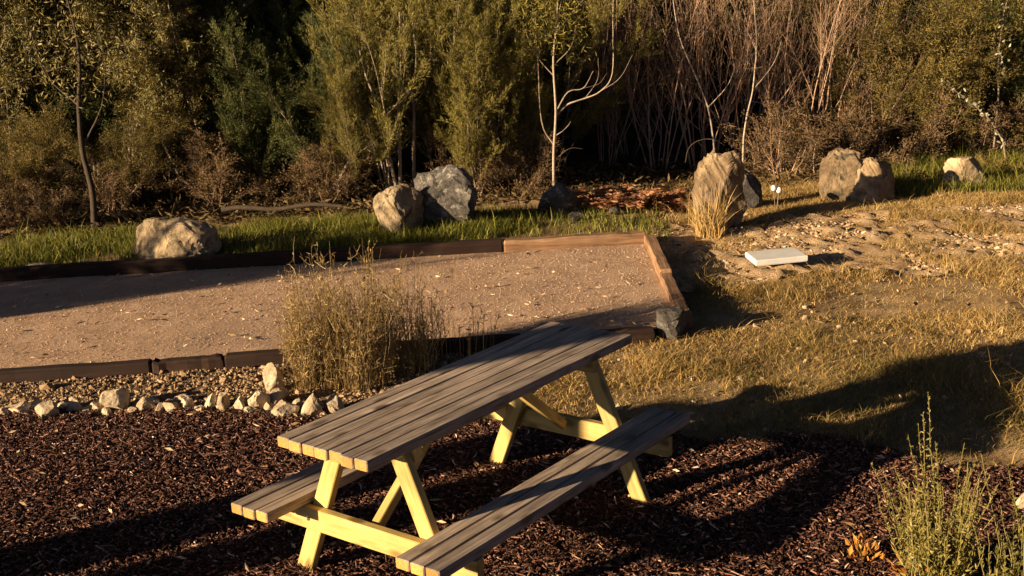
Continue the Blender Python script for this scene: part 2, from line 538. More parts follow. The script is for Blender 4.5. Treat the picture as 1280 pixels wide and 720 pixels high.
class Plant:
    """grows a skeleton of tapered limbs; keeps the terminal ones for leaves"""
    def __init__(s, seed):
        s.rng = np.random.default_rng(seed)
        s.paths, s.tips = [], []

    def limb(s, p, d, L, r, lvl, cfg):
        rng = s.rng
        n = cfg['seg'][lvl]
        pts = [np.array(p, float)]
        d = np.array(d, float); d /= np.linalg.norm(d)
        for _ in range(n):
            d = d + rng.normal(0, cfg['wob'][lvl], 3) + np.array([0, 0, cfg['up'][lvl]])
            d /= np.linalg.norm(d)
            pts.append(pts[-1] + d * L / n)
        pts = np.array(pts)
        rad = r * (1 - np.linspace(0, 1, n + 1) * cfg['taper'])
        s.paths.append((pts, np.maximum(rad, .0016)))
        last = lvl + 1 >= len(cfg['n'])
        if lvl >= cfg['leaf_lvl']: s.tips.append((pts, lvl))
        if last: return
        m = cfg['n'][lvl + 1]
        m = int(rng.integers(max(1, int(m * .75)), int(m * 1.25) + 2))
        for k in range(m):
            t = rng.uniform(*cfg['from'][lvl + 1])
            i = min(int(t * n), n - 1); q = pts[i] + (pts[i + 1] - pts[i]) * (t * n - i)
            dd = pts[i + 1] - pts[i]; dd /= np.linalg.norm(dd)
            a = rng.normal(size=3); a -= dd * (a @ dd); a /= np.linalg.norm(a)
            ang = rng.uniform(*cfg['ang'][lvl + 1])
            s.limb(q, dd * math.cos(ang) + a * math.sin(ang), L * rng.uniform(*cfg['ratio'][lvl + 1]) * (1.15 - .5 * t), rad[i] * rng.uniform(.45, .7), lvl + 1, cfg)

    def wood(s, name, mat, sides=4):
        V, Fc, T = tubes_np(s.paths, s.rng, sides)
        return mesh_np(name, V, Fc, mat, T, smooth=True)

    def leaves(s, name, mat, count, length, width, droop=.0, along=.5, spread=.02, tl=(.15, .85)):
        rng = s.rng
        lens = np.array([np.linalg.norm(np.diff(p, axis=0), axis=1).sum() for p, l in s.tips])
        idx = rng.choice(len(s.tips), count, p=lens / lens.sum())
        P = np.zeros((count, 3)); D = np.zeros((count, 3)); base_t = np.zeros(count)
        limb_t = rng.uniform(0, 1, len(s.tips))
        for i in np.unique(idx):
            w = np.where(idx == i)[0]
            p = s.tips[i][0]; n = len(p) - 1
            t = rng.uniform(.08, 1, len(w)) * n
            j = np.minimum(t.astype(int), n - 1)
            P[w] = p[j] + (p[j + 1] - p[j]) * (t - j)[:, None]
            D[w] = (p[j + 1] - p[j]) / (np.linalg.norm(p[j + 1] - p[j], axis=1)[:, None] + 1e-9)
            base_t[w] = limb_t[i]
        D = D * along + rng.normal(0, .55, (count, 3)) + np.array([0, 0, -droop])
        D /= np.linalg.norm(D, axis=1)[:, None]
        P += rng.normal(0, spread, (count, 3))
        V, Fc = leaves_np(P, D, rng.uniform(*length, count), rng.uniform(*width, count), rng)
        T = np.clip(tl[0] + (tl[1] - tl[0]) * (.4 * base_t + .6 * rng.random(count)), 0, 1)
        return mesh_np(name, V, Fc, mat, T)


def ico(sub):
    t = (1 + 5 ** .5) / 2
    v = [(-1, t, 0), (1, t, 0), (-1, -t, 0), (1, -t, 0), (0, -1, t), (0, 1, t), (0, -1, -t), (0, 1, -t), (t, 0, -1), (t, 0, 1), (-t, 0, -1), (-t, 0, 1)]
    f = [(0, 11, 5), (0, 5, 1), (0, 1, 7), (0, 7, 10), (0, 10, 11), (1, 5, 9), (5, 11, 4), (11, 10, 2), (10, 7, 6), (7, 1, 8), (3, 9, 4), (3, 4, 2), (3, 2, 6), (3, 6, 8), (3, 8, 9), (4, 9, 5), (2, 4, 11), (6, 2, 10), (8, 6, 7), (9, 8, 1)]
    v = [np.array(p) / np.linalg.norm(p) for p in v]
    for _ in range(sub):
        c, nf = {}, []
        def mid(a, b):
            k = (min(a, b), max(a, b))
            if k not in c:
                m = v[a] + v[b]; v.append(m / np.linalg.norm(m)); c[k] = len(v) - 1
            return c[k]
        for a, b, d in f:
            ab, bd, da = mid(a, b), mid(b, d), mid(d, a)
            nf += [(a, ab, da), (b, bd, ab), (d, da, bd), (ab, bd, da)]
        f = nf
    return np.array(v), np.array(f)


ICO = {k: ico(k) for k in (1, 3, 4)}


def rock_mesh(name, seed, size, mat, sub=3, cuts=9, rough=.05, taper=0.0, cutlo=.55, box=0.0):
    rng = np.random.default_rng(seed)
    V, Fc = ICO[sub]
    V = V.copy()
    if box: V = np.sign(V) * np.abs(V) ** (1 - box)
    for _ in range(cuts):
        n = rng.normal(size=3); n /= np.linalg.norm(n)
        d = rng.uniform(cutlo, .9)
        e = np.maximum(V @ n - d, 0)
        V -= e[:, None] * n
    o = rng.uniform(0, 50, 3)
    k = fbm(V[:, 0] * 2.2 + o[0] + V[:, 2] * 1.3, V[:, 1] * 2.2 + o[1] - V[:, 2] * 1.7, 5) - .5
    k2 = fbm(V[:, 0] * 7 + o[1] + V[:, 2] * 5, V[:, 1] * 7 + o[2] - V[:, 2] * 6, 3) - .5
    V *= (1 + k * rough * 5 + k2 * rough * 1.6)[:, None]
    V *= (1 - taper * (V[:, 2:3] + 1) / 2 * np.array([[1, 1, 0]]))
    V = (V - V.min(0)) / (V.max(0) - V.min(0)) - .5
    V *= np.array(size)
    V[:, 2] += .42 * size[2]
    return mesh_np(name, V, Fc, mat, smooth=False)


def beam_mesh(name, size, mats, bev=.006, end_idx=None, wob=0.0, seed=0, nx=1):
    """bevelled bar along local X, centred in x,y,z; ends may take another material; nx cuts along the length"""
    L, Wd, H = size
    rng = np.random.default_rng(seed)
    b = min(bev, Wd * .3, H * .3)
    w, h = Wd / 2, H / 2
    prof = [(-w + b, -h), (w - b, -h), (w, -h + b), (w, h - b), (w - b, h), (-w + b, h), (-w, h - b), (-w, -h + b)]
    xs = [-L / 2, -L / 2 + b] + list(np.linspace(-L / 2, L / 2, nx + 1)[1:-1]) + [L / 2 - b, L / 2]
    V = []
    for i, x in enumerate(xs):
        sc = 1 - (2 * b / max(Wd, H)) if i in (0, len(xs) - 1) else 1
        oy, oz = (rng.normal(0, wob, 2) if wob else (0, 0))
        for y, z in prof: V.append((x, y * sc + oy, z * sc + oz + (rng.normal(0, wob * .5) if wob else 0)))
    Fq, mi = [], []
    for i in range(len(xs) - 1):
        for j in range(8):
            k = (j + 1) % 8
            Fq.append((i * 8 + j, (i + 1) * 8 + j, (i + 1) * 8 + k, i * 8 + k)); mi.append(0)
    n = (len(xs) - 1) * 8
    E0 = [tuple(range(7, -1, -1))[::-1]]
    e0 = np.array([[7, 6, 5, 4, 3, 2, 1, 0]])[:, ::-1]; e1 = np.array([[n + j for j in range(8)]])
    me = mesh_np(name, np.array(V), [np.array(Fq), e0, e1], mats, midx=mi + [end_idx or 0] * 2)
    import bmesh
    bm = bmesh.new(); bm.from_mesh(me); bmesh.ops.recalc_face_normals(bm, faces=bm.faces); bm.to_mesh(me); bm.free()
    return me


# ------------------------------------------------------------------ ground
def grid_mesh(name, x0, x1, y0, y1, step, mat, zf, keep=None):
    xs = np.arange(x0, x1 + step * .5, step); ys = np.arange(y0, y1 + step * .5, step)
    X, Y = np.meshgrid(xs, ys, indexing='ij')
    V = np.stack([X, Y, zf(X, Y)], -1).reshape(-1, 3)
    ny = len(ys)
    i, j = np.meshgrid(np.arange(len(xs) - 1), np.arange(ny - 1), indexing='ij')
    a = (i * ny + j).ravel()
    Fq = np.stack([a, a + ny, a + ny + 1, a + 1], 1)
    if keep is not None:
        c = V[Fq].mean(1)
        Fq = Fq[keep(c[:, 0], c[:, 1])]
        used = np.unique(Fq); mp = np.zeros(len(V), int); mp[used] = np.arange(len(used))
        V, Fq = V[used], mp[Fq]
    return mesh_np(name, V, Fq, mat, smooth=True)


def uv_of(x, y):
    u = (x - A0[0]) * E_U[0] + (y - A0[1]) * E_U[1]
    v = (x - A0[0]) * E_V[0] + (y - A0[1]) * E_V[1]
    return u, v, U_N + (U_F - U_N) * v / CW


def poly_in(x, y, poly):
    ins = np.zeros(np.shape(x), bool)
    n = len(poly)
    for i in range(n):
        (xa, ya), (xb, yb) = poly[i], poly[(i + 1) % n]
        c = ((ya > y) != (yb > y)) & (x < (xb - xa) * (y - ya) / (yb - ya + 1e-12) + xa)
        ins ^= c
    return ins


MULCH_EDGE = [(-250, 535), (0, 519), (140, 516), (300, 512), (430, 512), (520, 530), (600, 536), (700, 531), (830, 546), (930, 556), (1010, 549), (1100, 562), (1180, 588), (1290, 592), (1500, 600)]
_pm = [tuple(Gz(x, y, 0)[:2]) for x, y in MULCH_EDGE]
MULCH = _pm + [(2.0, -5.5), (-6.0, -5.5), (-6.5, 3.0)]


def in_mulch(x, y, j=.10):
    jx = (fbm(x * 4, y * 4, 3) - .5) * j * 2; jy = (fbm(x * 4 + 31, y * 4 + 7, 3) - .5) * j * 2
    return poly_in(x + jx, y + jy, MULCH)


g1 = grid_mesh('ground_near', -9, 15, -7, 15, .07, M['ground'], lambda x, y: hgt(x, y) - .004)
link('ground', g1, kind='structure')
# the wider land beyond, down to the horizon
def far_keep(x, y): return ~((x > -8.9) & (x < 14.9) & (y > -6.9) & (y < 14.9))
g2 = grid_mesh('ground_far', -159, 225, -157, 225, 1.0, M['litter'], lambda x, y: np.clip(hgt(x, y), -.1, 9) - .006, far_keep)
link('terrain', g2, kind='structure')


def floor_keep(x, y):
    dep = (x - CAM[0]) * FWD[0] + (y - CAM[1]) * FWD[1]
    lat = ((x - CAM[0]) * RGT[0] + (y - CAM[1]) * RGT[1]) / np.maximum(dep, .1) * FPX + 640
    return dep + (fbm(x * 1.4, y * 1.4, 3) - .5) * 1.2 > 12.9 + np.clip(lat, -700, 1900) / 1280 * 3.0


link('forest_floor', grid_mesh('forest_floor', -9, 15, -7, 15, .14, M['litter'], lambda x, y: hgt(x, y) + .004 + .03 * (fbm(x * 6, y * 6, 3) - .3), floor_keep), kind='structure')
link('mulch_bed', grid_mesh('mulch_bed', -7, 5, -6, 5, .05, M['mulch_base'], lambda x, y: hgt(x, y) + .004 + .025 * fbm(x * 9, y * 9, 3), lambda x, y: in_mulch(x, y)), kind='structure')


def in_strip(x, y):
    u, v, ue = uv_of(x, y)
    return (v < -.02) & (v > -1.6) & (u < U_N - 1.6) & ~poly_in(x, y, MULCH)


link('gravel_strip', grid_mesh('gravel_strip', -7, 5, -1, 9, .05, M['strip'], lambda x, y: hgt(x, y) + .004 + .02 * fbm(x * 11, y * 11, 3), in_strip), kind='structure')


def in_court(x, y, m=.0):
    u, v, ue = uv_of(x, y)
    return (v > m) & (v < CW - m) & (u < ue - m) & (u > -9)


def court_z(x, y): return .074 + .016 * (fbm(x * 2.3, y * 2.3, 4) - .5) + .004 * fbm(x * 22, y * 22, 2)


link('gravel_court', grid_mesh('gravel_court', -9, 8, -1, 14, .05, M['court'], court_z, lambda x, y: in_court(x, y, -.02)), kind='structure')


def in_sand(x, y):
    u, v, ue = uv_of(x, y)
    s = fbm(x * .8 + 3, y * .8 + 8, 4)
    return (u > ue + .12) & (u < ue + 6.5) & (v > 1.0) & (v < CW + 1.0) & (s + .35 * np.exp(-((v - CW * .75) / 1.0) ** 2) > .62)


link('sand_patch', grid_mesh('sand_patch', 2, 14, -6, 9, .06, M['sand'], lambda x, y: hgt(x, y) + .003 + .075 * (np.abs(fbm(x * 6 + 2 * fbm(x * 2, y * 2, 2), y * 6, 5) - .5) * 3 - .3) * (.2 + fbm(x * 1.3 + 50, y * 1.3, 2)) + .03 * fbm(x * 17, y * 17, 3) - .008, in_sand), kind='structure')


# ------------------------------------------------------------------ loose ground cover (stuff)
def scatter(rng, n, x0, x1, y0, y1, keep, margin=60):
    out, got = [], 0
    while got < n:
        x = rng.uniform(x0, x1, 200000); y = rng.uniform(y0, y1, 200000)
        k = keep(x, y); x, y = x[k], y[k]
        px, py, z = PXN(np.stack([x, y, np.zeros_like(x)], 1))
        k = (z > .5) & (px > -margin * 3) & (px < 1280 + margin * 3) & (py < 720 + margin * 2) & (py > -50)
        x, y = x[k], y[k]
        if len(x) == 0: break
        out.append(np.stack([x, y], 1)); got += len(x)
    P = np.concatenate(out)[:n]
    return P[:, 0], P[:, 1]


rng = np.random.default_rng(5)
N = 95000
x, y = scatter(rng, N, -7, 5, -6, 5, lambda x, y: in_mulch(x, y, .22))
D = np.stack([rng.lognormal(-4.6, .55, N), rng.lognormal(-5.4, .4, N), rng.uniform(.0015, .004, N)], 1)
C = np.stack([x, y, hgt(x, y) + .018 + rng.uniform(0, .022, N)], 1)
V, Fc, T = shards_np(C, D, rots(rng, N, .38), np.clip(rng.beta(2, 2.6, N) + (rng.random(N) > .985) * .45, 0, 1), *WEDGE)
link('mulch_chips', mesh_np('mulch_chips', V, Fc, M['chip'], T), kind='stuff')

N = 42000
x, y = scatter(rng, N, -9, 8, -1, 14, lambda x, y: in_court(x, y, .02))
s = rng.lognormal(-5.85, .45, N)
D = np.stack([s, s * rng.uniform(.6, 1, N), s * rng.uniform(.4, .8, N)], 1)
C = np.stack([x, y, court_z(x, y) + .003], 1)
V, Fc, T = shards_np(C, D, rots(rng, N, .5), rng.beta(2, 2, N), *OCTA)
link('court_pebbles', mesh_np('court_pebbles', V, Fc, M['pebble'], T), kind='stuff')

N = 9000
x, y = scatter(rng, N, -7, 5, -1, 9, in_strip)
s = rng.lognormal(-5.1, .5, N)
D = np.stack([s, s * rng.uniform(.6, 1, N), s * rng.uniform(.4, .8, N)], 1)
C = np.stack([x, y, hgt(x, y) + .018], 1)
V, Fc, T = lumps_np(C, D, rots(rng, N, .5), rng.beta(2, 2.4, N) * .8, rng)
link('strip_pebbles', mesh_np('strip_pebbles', V, Fc, M['clod'], T), kind='stuff')


def in_right(x, y):
    u, v, ue = uv_of(x, y)
    dep = (x - CAM[0]) * FWD[0] + (y - CAM[1]) * FWD[1]
    lat = ((x - CAM[0]) * RGT[0] + (y - CAM[1]) * RGT[1]) / np.maximum(dep, .1) * FPX + 640
    r = (u > ue + .12) | ((v < -.08) & (u > U_N - 1.7))
    return r & ~poly_in(x, y, MULCH) & (dep < 13.2 + np.clip(lat, -700, 1900) / 1280 * 2.6)


N = 8000
x, y = scatter(rng, N, -1, 14, -7, 9, lambda x, y: in_right(x, y) & (in_sand(x, y) & (fbm(x * 2.2, y * 2.2 + 4, 3) > .42) | (rng.random(len(x)) < .035)))
s = np.minimum(rng.lognormal(-4.5, .5, N), .03)
D = np.stack([s, s * rng.uniform(.5, 1, N), s * rng.uniform(.3, .6, N)], 1)
C = np.stack([x, y, hgt(x, y) + .004], 1)
V, Fc, T = lumps_np(C, D, rots(rng, N, .35), rng.beta(2, 2, N), rng)
link('earth_clods', mesh_np('earth_clods', V, Fc, M['clod'], T), kind='stuff')


def dry_keep(x, y):
    d = fbm(x * 1.1, y * 1.1, 4)
    p = np.clip((d - .30) * 3.0, .12, 1)
    sandy = in_sand(x, y)
    p = np.where(sandy, p * (.1 + .9 * (fbm(x * 2.6, y * 2.6 + 9, 3) > .54)), p)
    return in_right(x, y) & (rng.random(len(x)) < p)


N = 190000
x, y = scatter(rng, N, -1, 14, -7, 9, dry_keep)
P = np.stack([x, y, hgt(x, y) - .006], 1)
big = fbm(x * .7 + 4, y * .7, 3)
H = rng.lognormal(-3.15, .45, N) * (.7 + 1.3 * smooth(.5, .75, fbm(x * 1.9 + 13, y * 1.9, 3)))
me = blades_mesh('dry_grass', P, H, rng.uniform(.003, .007, N), rng.uniform(0, 6.28, N), rng.uniform(.3, 2.2, N), rng, M['grass_dry'],
                 np.clip(rng.normal(.42, .2, N) + (big - .5) * .8, 0, 1), 2)
link('dry_grass', me, kind='stuff')


def lat_of(x, y):
    dep = (x - CAM[0]) * FWD[0] + (y - CAM[1]) * FWD[1]
    return ((x - CAM[0]) * RGT[0] + (y - CAM[1]) * RGT[1]) / np.maximum(dep, .1) * FPX + 640, dep


def in_green(x, y):
    u, v, ue = uv_of(x, y)
    L, dep = lat_of(x, y)
    back = (v > CW + .16) & (u < ue + .3) & (v < CW + 1.9) & (L < 900)
    d = fbm(x * 1.6 + 9, y * 1.6, 3)
    return back & (rng.random(len(x)) < np.clip((d - .25) * 2.2, .05, 1) * (1 - .8 * smooth(560, 700, L)))


def in_green_right(x, y):
    L, dep = lat_of(x, y)
    q = (L > 1105) & (dep > 13.1 + (L - 1100) * .0008) & (dep < 15.6) & (L < 1420)
    return q & (rng.random(len(x)) < np.clip((fbm(x * 2, y * 2, 3) - .25) * 2.2, .1, 1))


for nm, keep, N, hm in (('green_grass', in_green, 34000, -2.4), ('lush_grass', in_green_right, 12000, -2.0)):
    x, y = scatter(rng, N, -6, 15, -6, 14, keep, 30)
    P = np.stack([x, y, hgt(x, y) - .004], 1)
    N = len(x)
    me = blades_mesh(nm, P, rng.lognormal(hm, .35, N), rng.uniform(.006, .012, N), rng.uniform(0, 6.3, N), rng.uniform(.15, .9, N), rng, M['grass_green'], np.clip(rng.normal(.5, .25, N), 0, 1), 2)
    link(nm, me, kind='stuff')


def in_litter(x, y):
    L, dep = lat_of(x, y)
    return (dep > 12.3 + np.clip(L, 0, 1280) / 1280 * 2.2) & (dep < 17)


N = 16000
x, y = scatter(rng, N, -6, 15, -6, 15, in_litter, 20)
C = np.stack([x, y, hgt(x, y) + .02 + rng.uniform(0, .06, N)], 1)
D = rots(rng, N, .5)[:, :, 0]
V, Fc = leaves_np(C, D, rng.uniform(.05, .14, N), rng.uniform(.015, .04, N), rng)
link('leaf_litter', mesh_np('leaf_litter', V, Fc, M['leaf_brown'], rng.random(N) * .8), kind='stuff')


N = 700
x, y = scatter(rng, N, -7, 8, -6, 12, lambda x, y: in_mulch(x, y) | (in_court(x, y, .1) & (rng.random(len(x)) < .5)))
C = np.stack([x, y, np.where(in_court(x, y), .098, hgt(x, y) + .045)], 1)
D = rots(rng, N, .25)[:, :, 0]
V, Fc = leaves_np(C, D, rng.uniform(.03, .07, N), rng.uniform(.012, .022, N), rng)
link('fallen_leaves', mesh_np('fallen_leaves', V, Fc, M['clod'], rng.beta(2, 2, N)), kind='stuff')

# ------------------------------------------------------------------ picnic table
tb = empty('picnic_table', (0, 0, 0), label='weathered picnic table with attached benches and yellow pine legs standing on bark mulch', cat='picnic table')
L = 1.944
top = .770
plk = beam_mesh('plank', (L, .0685, .045), [M['plank'], M['plank_end']], .004, 1)
for i in range(7):
    o = link('tabletop_plank', plk, tb)
    o.location = ((random.random() - .5) * .012, (i - 3) * .0722, top - .0225 + (random.random() - .5) * .004)
    o.rotation_euler = (random.uniform(-.018, .018), random.uniform(-.001, .001), random.uniform(-.0012, .0012))
for s in (1, -1):
    for i in range(3):
        o = link('seat_plank', plk, tb)
        o.location = ((random.random() - .5) * .008, s * (.470 + (i - 1) * .0755), .405 - .0225 + (random.random() - .5) * .002)
XF = .70
for sx in (-1, 1):
    for sy in (1, -1):
        a = np.array([sx * XF, sy * .465, -.02]); b = np.array([sx * XF, sy * .150, .722])
        o = link('leg', beam_mesh('leg', (np.linalg.norm(b - a), .082, .042), [M['pine']], .004), tb)
        o.location = (a + b) / 2
        d = Vector(b - a).normalized(); n = Vector((1, 0, 0)); yv = n.cross(d)
        o.rotation_euler = Matrix((d, yv, n)).transposed().to_euler()
    o = link('crossbeam', beam_mesh('crossbeam', (1.18, .10, .042), [M['pine']], .004), tb)
    o.location = (sx * (XF + .0435), 0, .309)
    o.rotation_euler = (math.pi / 2, 0, math.pi / 2)
    o = link('top_batten', beam_mesh('batten', (.46, .07, .042), [M['pine']], .004), tb)
    o.location = (sx * (XF - .0435), 0, .688)
    o.rotation_euler = (math.pi / 2, 0, math.pi / 2)
    a = np.array([sx * (XF + .02), 0, .33]); b = np.array([sx * .24, 0, .715])
    o = link('brace', beam_mesh('brace', (np.linalg.norm(b - a), .042, .048), [M['pine']], .004), tb)
    o.location = (a + b) / 2 - np.array([sx * .03, 0, 0])
    o.rotation_euler = Vector(b - a).to_track_quat('X', 'Z').to_euler()
# bolts where the beams meet the legs
bolt_v, bolt_f = ICO[1]
bolt = mesh_np('bolt', bolt_v * np.array([.009, .009, .005]), bolt_f, M['boulder_grey'], smooth=True)
for sx in (-1, 1):
    for sy in (1, -1):
        o = link('bolt', bolt, tb); o.location = (sx * (XF + .066), sy * .335, .309); o.rotation_euler = (0, math.pi / 2, 0)


# ------------------------------------------------------------------ court edging
def sleeper(p, q, z, w, h, mat, label, off):
    p, q = np.array(p), np.array(q)
    d = q - p; n = np.array([-d[1], d[0]]) / np.linalg.norm(d)
    c = (p + q) / 2 + n * off
    o = link('timber_sleeper', beam_mesh('sleeper', (np.linalg.norm(d) - .012, w, h), [mat], .012, 0, .0035, int(abs(p[0]) * 100), 10))
    o.location = (c[0], c[1], z - h / 2)
    o.rotation_euler = (random.uniform(-.02, .02), 0, math.atan2(d[1], d[0]))
    tag(o, label, 'sleeper', 'sleepers edging the gravel court')
    return o


def AU(u, v): return A0 + E_U * u + E_V * v
def ucol(px, py, z=.1): return float((Gz(px, py, z)[:2] - A0) @ E_U)


j1, j2 = ucol(190, 450), ucol(280, 445)
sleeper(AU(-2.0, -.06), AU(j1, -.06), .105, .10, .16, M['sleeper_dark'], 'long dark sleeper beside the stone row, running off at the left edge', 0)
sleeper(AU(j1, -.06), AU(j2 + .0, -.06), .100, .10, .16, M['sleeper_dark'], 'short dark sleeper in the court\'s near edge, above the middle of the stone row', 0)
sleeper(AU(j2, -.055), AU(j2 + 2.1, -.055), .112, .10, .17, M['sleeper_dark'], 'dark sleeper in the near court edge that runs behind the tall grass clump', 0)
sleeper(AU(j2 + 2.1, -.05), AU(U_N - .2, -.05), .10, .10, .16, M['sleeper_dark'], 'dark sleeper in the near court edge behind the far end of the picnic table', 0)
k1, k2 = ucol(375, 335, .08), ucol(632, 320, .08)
sleeper(AU(-3, CW + .06), AU(k1, CW + .06), .195, .11, .24, M['sleeper_dark'], 'sleeper coloured dark for shade on the far side of the court in front of the flat sunlit boulder', 0)  # far side: shade is put into the wood colour
sleeper(AU(k1, CW + .06), AU(k2, CW + .06), .195, .11, .24, M['sleeper_dark'], 'sleeper coloured dark for shade on the far side of the court in front of the big grey boulder', 0)
sleeper(AU(k2, CW + .05), AU(U_F + .02, CW + .05), .185, .11, .24, M['sleeper'], 'orange brown sunlit sleeper along the far right edge of the court', 0)
pa, pb = AU(U_N + .02, .16), AU(U_F, CW)
pm = pa + (pb - pa) * .46
sleeper(pa, pm, .135, .11, .24, M['sleeper'], 'sleeper closing the right end of the court, the piece nearer the picnic table', -.05)
sleeper(pm, pb, .165, .11, .26, M['sleeper'], 'sleeper closing the right end of the court, the piece nearer the bush', -.05)
gp = np.array([*AU(U_N - .07, .02), -.01])
o = link('edging_block', rock_mesh('edging_block', 41, (.24, .24, .24), M['boulder_grey'], 3, 5, .03, 0, .7, .6), label='grey stone block at the near right corner of the gravel court', cat='stone')
o.location = (gp[0], gp[1], gp[2]); o.rotation_euler = (0, 0, math.atan2(E_U[1], E_U[0]) + .1)

# ------------------------------------------------------------------ stones along the mulch
STONES = [  # px, base py, width px, height px, label
    (24, 517, 44, 14, 'flat grey stone at the left end of the row edging the mulch'),
    (62, 523, 32, 22, 'low greyish stone sitting forward of the edging row near its left end'),
    (93, 517, 22, 22, 'small tan upright stone right of the low forward stone'),
    (122, 516, 24, 14, 'half sunk brown stone between the small tan stone and the round grey tan stone'),
    (148, 513, 34, 30, 'round grey tan stone, bulkiest in the left half of the edging row'),
    (180, 515, 26, 20, 'greyish stone with a slanting ridge just right of the round grey tan stone'),
    (200, 517, 20, 14, 'little low tan stone beside the slanting ridged stone'),
    (217, 515, 20, 16, 'small yellow stone in the middle of the edging row'),
    (237, 513, 18, 18, 'smallest pale stone left of the pair with a bright split face'),
    (263, 511, 20, 20, 'pale stone with a bright face, left one of a touching pair'),
    (279, 511, 20, 23, 'pale stone with a bright face, right one of a touching pair'),
    (301, 514, 24, 20, 'cream stone with a pinched middle between the bright pair and the upright oval one'),
    (327, 512, 28, 27, 'upright oval cream stone left of the chipped orange tan stone'),
    (346, 492, 26, 40, 'tall cream stone standing behind the row against the dark sleeper'),
    (345, 470, 26, 16, 'small pinkish stone lying on the sleeper edge above the tall cream stone'),
    (350, 506, 30, 22, 'tan stone behind the chipped orange tan stone'),
    (358, 522, 36, 22, 'chipped orange tan stone in front of the row beside the tall grass clump'),
    (389, 523, 28, 34, 'pointed triangular cream stone in front of the tall grass clump'),
    (8, 520, 22, 12, 'low brown stone touching the left edge of the picture'),
    (46, 514, 24, 14, 'flat brown stone behind the low forward stone near the left end of the row'),
    (78, 514, 18, 12, 'small dull stone wedged left of the small tan upright one'),
    (108, 519, 16, 10, 'small dull chip of stone right of the small tan upright one'),
    (134, 519, 16, 10, 'small stone in front of the left foot of the round grey tan stone'),
    (166, 519, 16, 11, 'small brown stone in front of the gap right of the round grey tan stone'),
    (190, 507, 20, 11, 'dull stone behind the slanting ridged one'),
    (228, 504, 22, 12, 'brown stone set back behind the middle of the row'),
    (250, 516, 14, 10, 'tiny stone in front of the touching bright pair'),
    (313, 518, 16, 11, 'tiny tan stone at the foot of the upright oval one'),
    (338, 516, 18, 14, 'small pale stone between the upright oval and the chipped orange tan stone'),
    (372, 512, 18, 16, 'small brown stone tucked between the chipped and the triangular stone'),
    (405, 524, 16, 11, 'tiny pale stone between the triangular and the leaning stone'),
    (421, 519, 26, 26, 'leaning pale stone half hidden by the near corner of the tabletop'),
]
for i, (px, py, w, h, lab) in enumerate(STONES):
    p = G(px, py)
    sc = (p - CAM) @ FX / FPX
    W_, H_ = w * sc * 1.04, h * sc * 1.08
    tri = 'triangular' in lab or 'tall cream' in lab
    o = link('edging_stone', rock_mesh('edging_stone', 100 + i, (W_, W_ * .8, H_), M['stone'], 3, 9 if not tri else 5, .05, .75 if 'triangular' in lab else .25, .42))
    o.location = (p[0], p[1], p[2])
    o.rotation_euler = (random.uniform(-.2, .2), random.uniform(-.25, .25), random.uniform(0, 6))
    tag(o, lab, 'stone', 'stones edging the mulch bed')


# ------------------------------------------------------------------ boulders
def boulder(name, px, py, w, h, seed, mat, label, depth=.7, rz=0., taper=.2, cuts=10, sub=4, cutlo=.5, rough=.07, box=0.0):
    p = G(px, py)
    sc = (p - CAM) @ FX / FPX
    o = link(name, rock_mesh(name, seed, (w * sc, w * sc * depth, h * sc * 1.1), mat, sub, cuts, rough, taper, cutlo, box))
    o.location = p + np.array([*(FWD * w * sc * depth * .35), 0])
    o.rotation_euler = (0, 0, AZ - math.pi / 2 + rz)
    return tag(o, label, 'boulder', 'boulders between the court and the bush')


boulder('boulder', 215, 326, 112, 62, 15, M['boulder'], 'flat topped sunlit tan boulder behind the left part of the court', .7, .15, .12, 6, 4, .6, .07, .35)
boulder('boulder', 500, 297, 66, 64, 12, M['boulder'], 'sunlit tan boulder leaning against the left of the big grey boulder', .7, .3, .4, 8)
boulder('boulder', 550, 288, 100, 78, 27, M['boulder_grey'], 'big dark grey speckled boulder with a humped top', .8, .1, .3, 6, 4, .55, .09, .2)
boulder('boulder', 700, 271, 58, 42, 31, M['boulder_grey'], 'smaller grey boulder at the foot of the slender pale sapling', .7, .1, .3, 9)
boulder('boulder', 899, 288, 64, 98, 46, M['boulder_brown'], 'tall upright brown boulder with a tuft of golden grass at its foot', .8, .5, .12, 6, 4, .6, .09, .4)
boulder('boulder', 938, 262, 36, 50, 52, M['boulder_grey'], 'dark boulder in shade behind the tall upright brown one', .8, .2, .3, 8)
boulder('boulder', 1058, 252, 64, 64, 63, M['boulder_brown'], 'brown boulder overgrown by bare twigs, left of the ridged one', .8, .0, .25, 6, 4, .55, .09, .3)
boulder('boulder', 1094, 252, 56, 54, 74, M['boulder_brown'], 'brown boulder with a slanting sunlit ridge beside the lush green grass', .8, .6, .35, 5, 4, .42, .10, .3)
boulder('boulder', 1207, 236, 56, 38, 83, M['boulder'], 'cream block shaped boulder standing in the lush green grass', .6, .15, .05, 4, 4, .8, .06, .55)
p = G(48, 333)
o = link('flat_stone', rock_mesh('flat_stone', 91, (.42, .3, .1), M['stone'], 3, 6, .04), label='flat pale stone lying behind the far sleeper at the left edge', cat='stone')
o.location = p; o.rotation_euler = (0, 0, .7)
for px, py, w, h, lab in ((768, 268, 18, 10, 'small stone between the smaller grey boulder and the bracken'), (720, 275, 24, 10, 'low grey stone in shaded grass below the smaller grey boulder')):
    p = G(px, py)
    o = link('small_stone', rock_mesh('small_stone', px, (w * .0095, w * .007, h * .0095), M['boulder_grey'], 3, 8, .05), label=lab, cat='stone')
    o.location = p

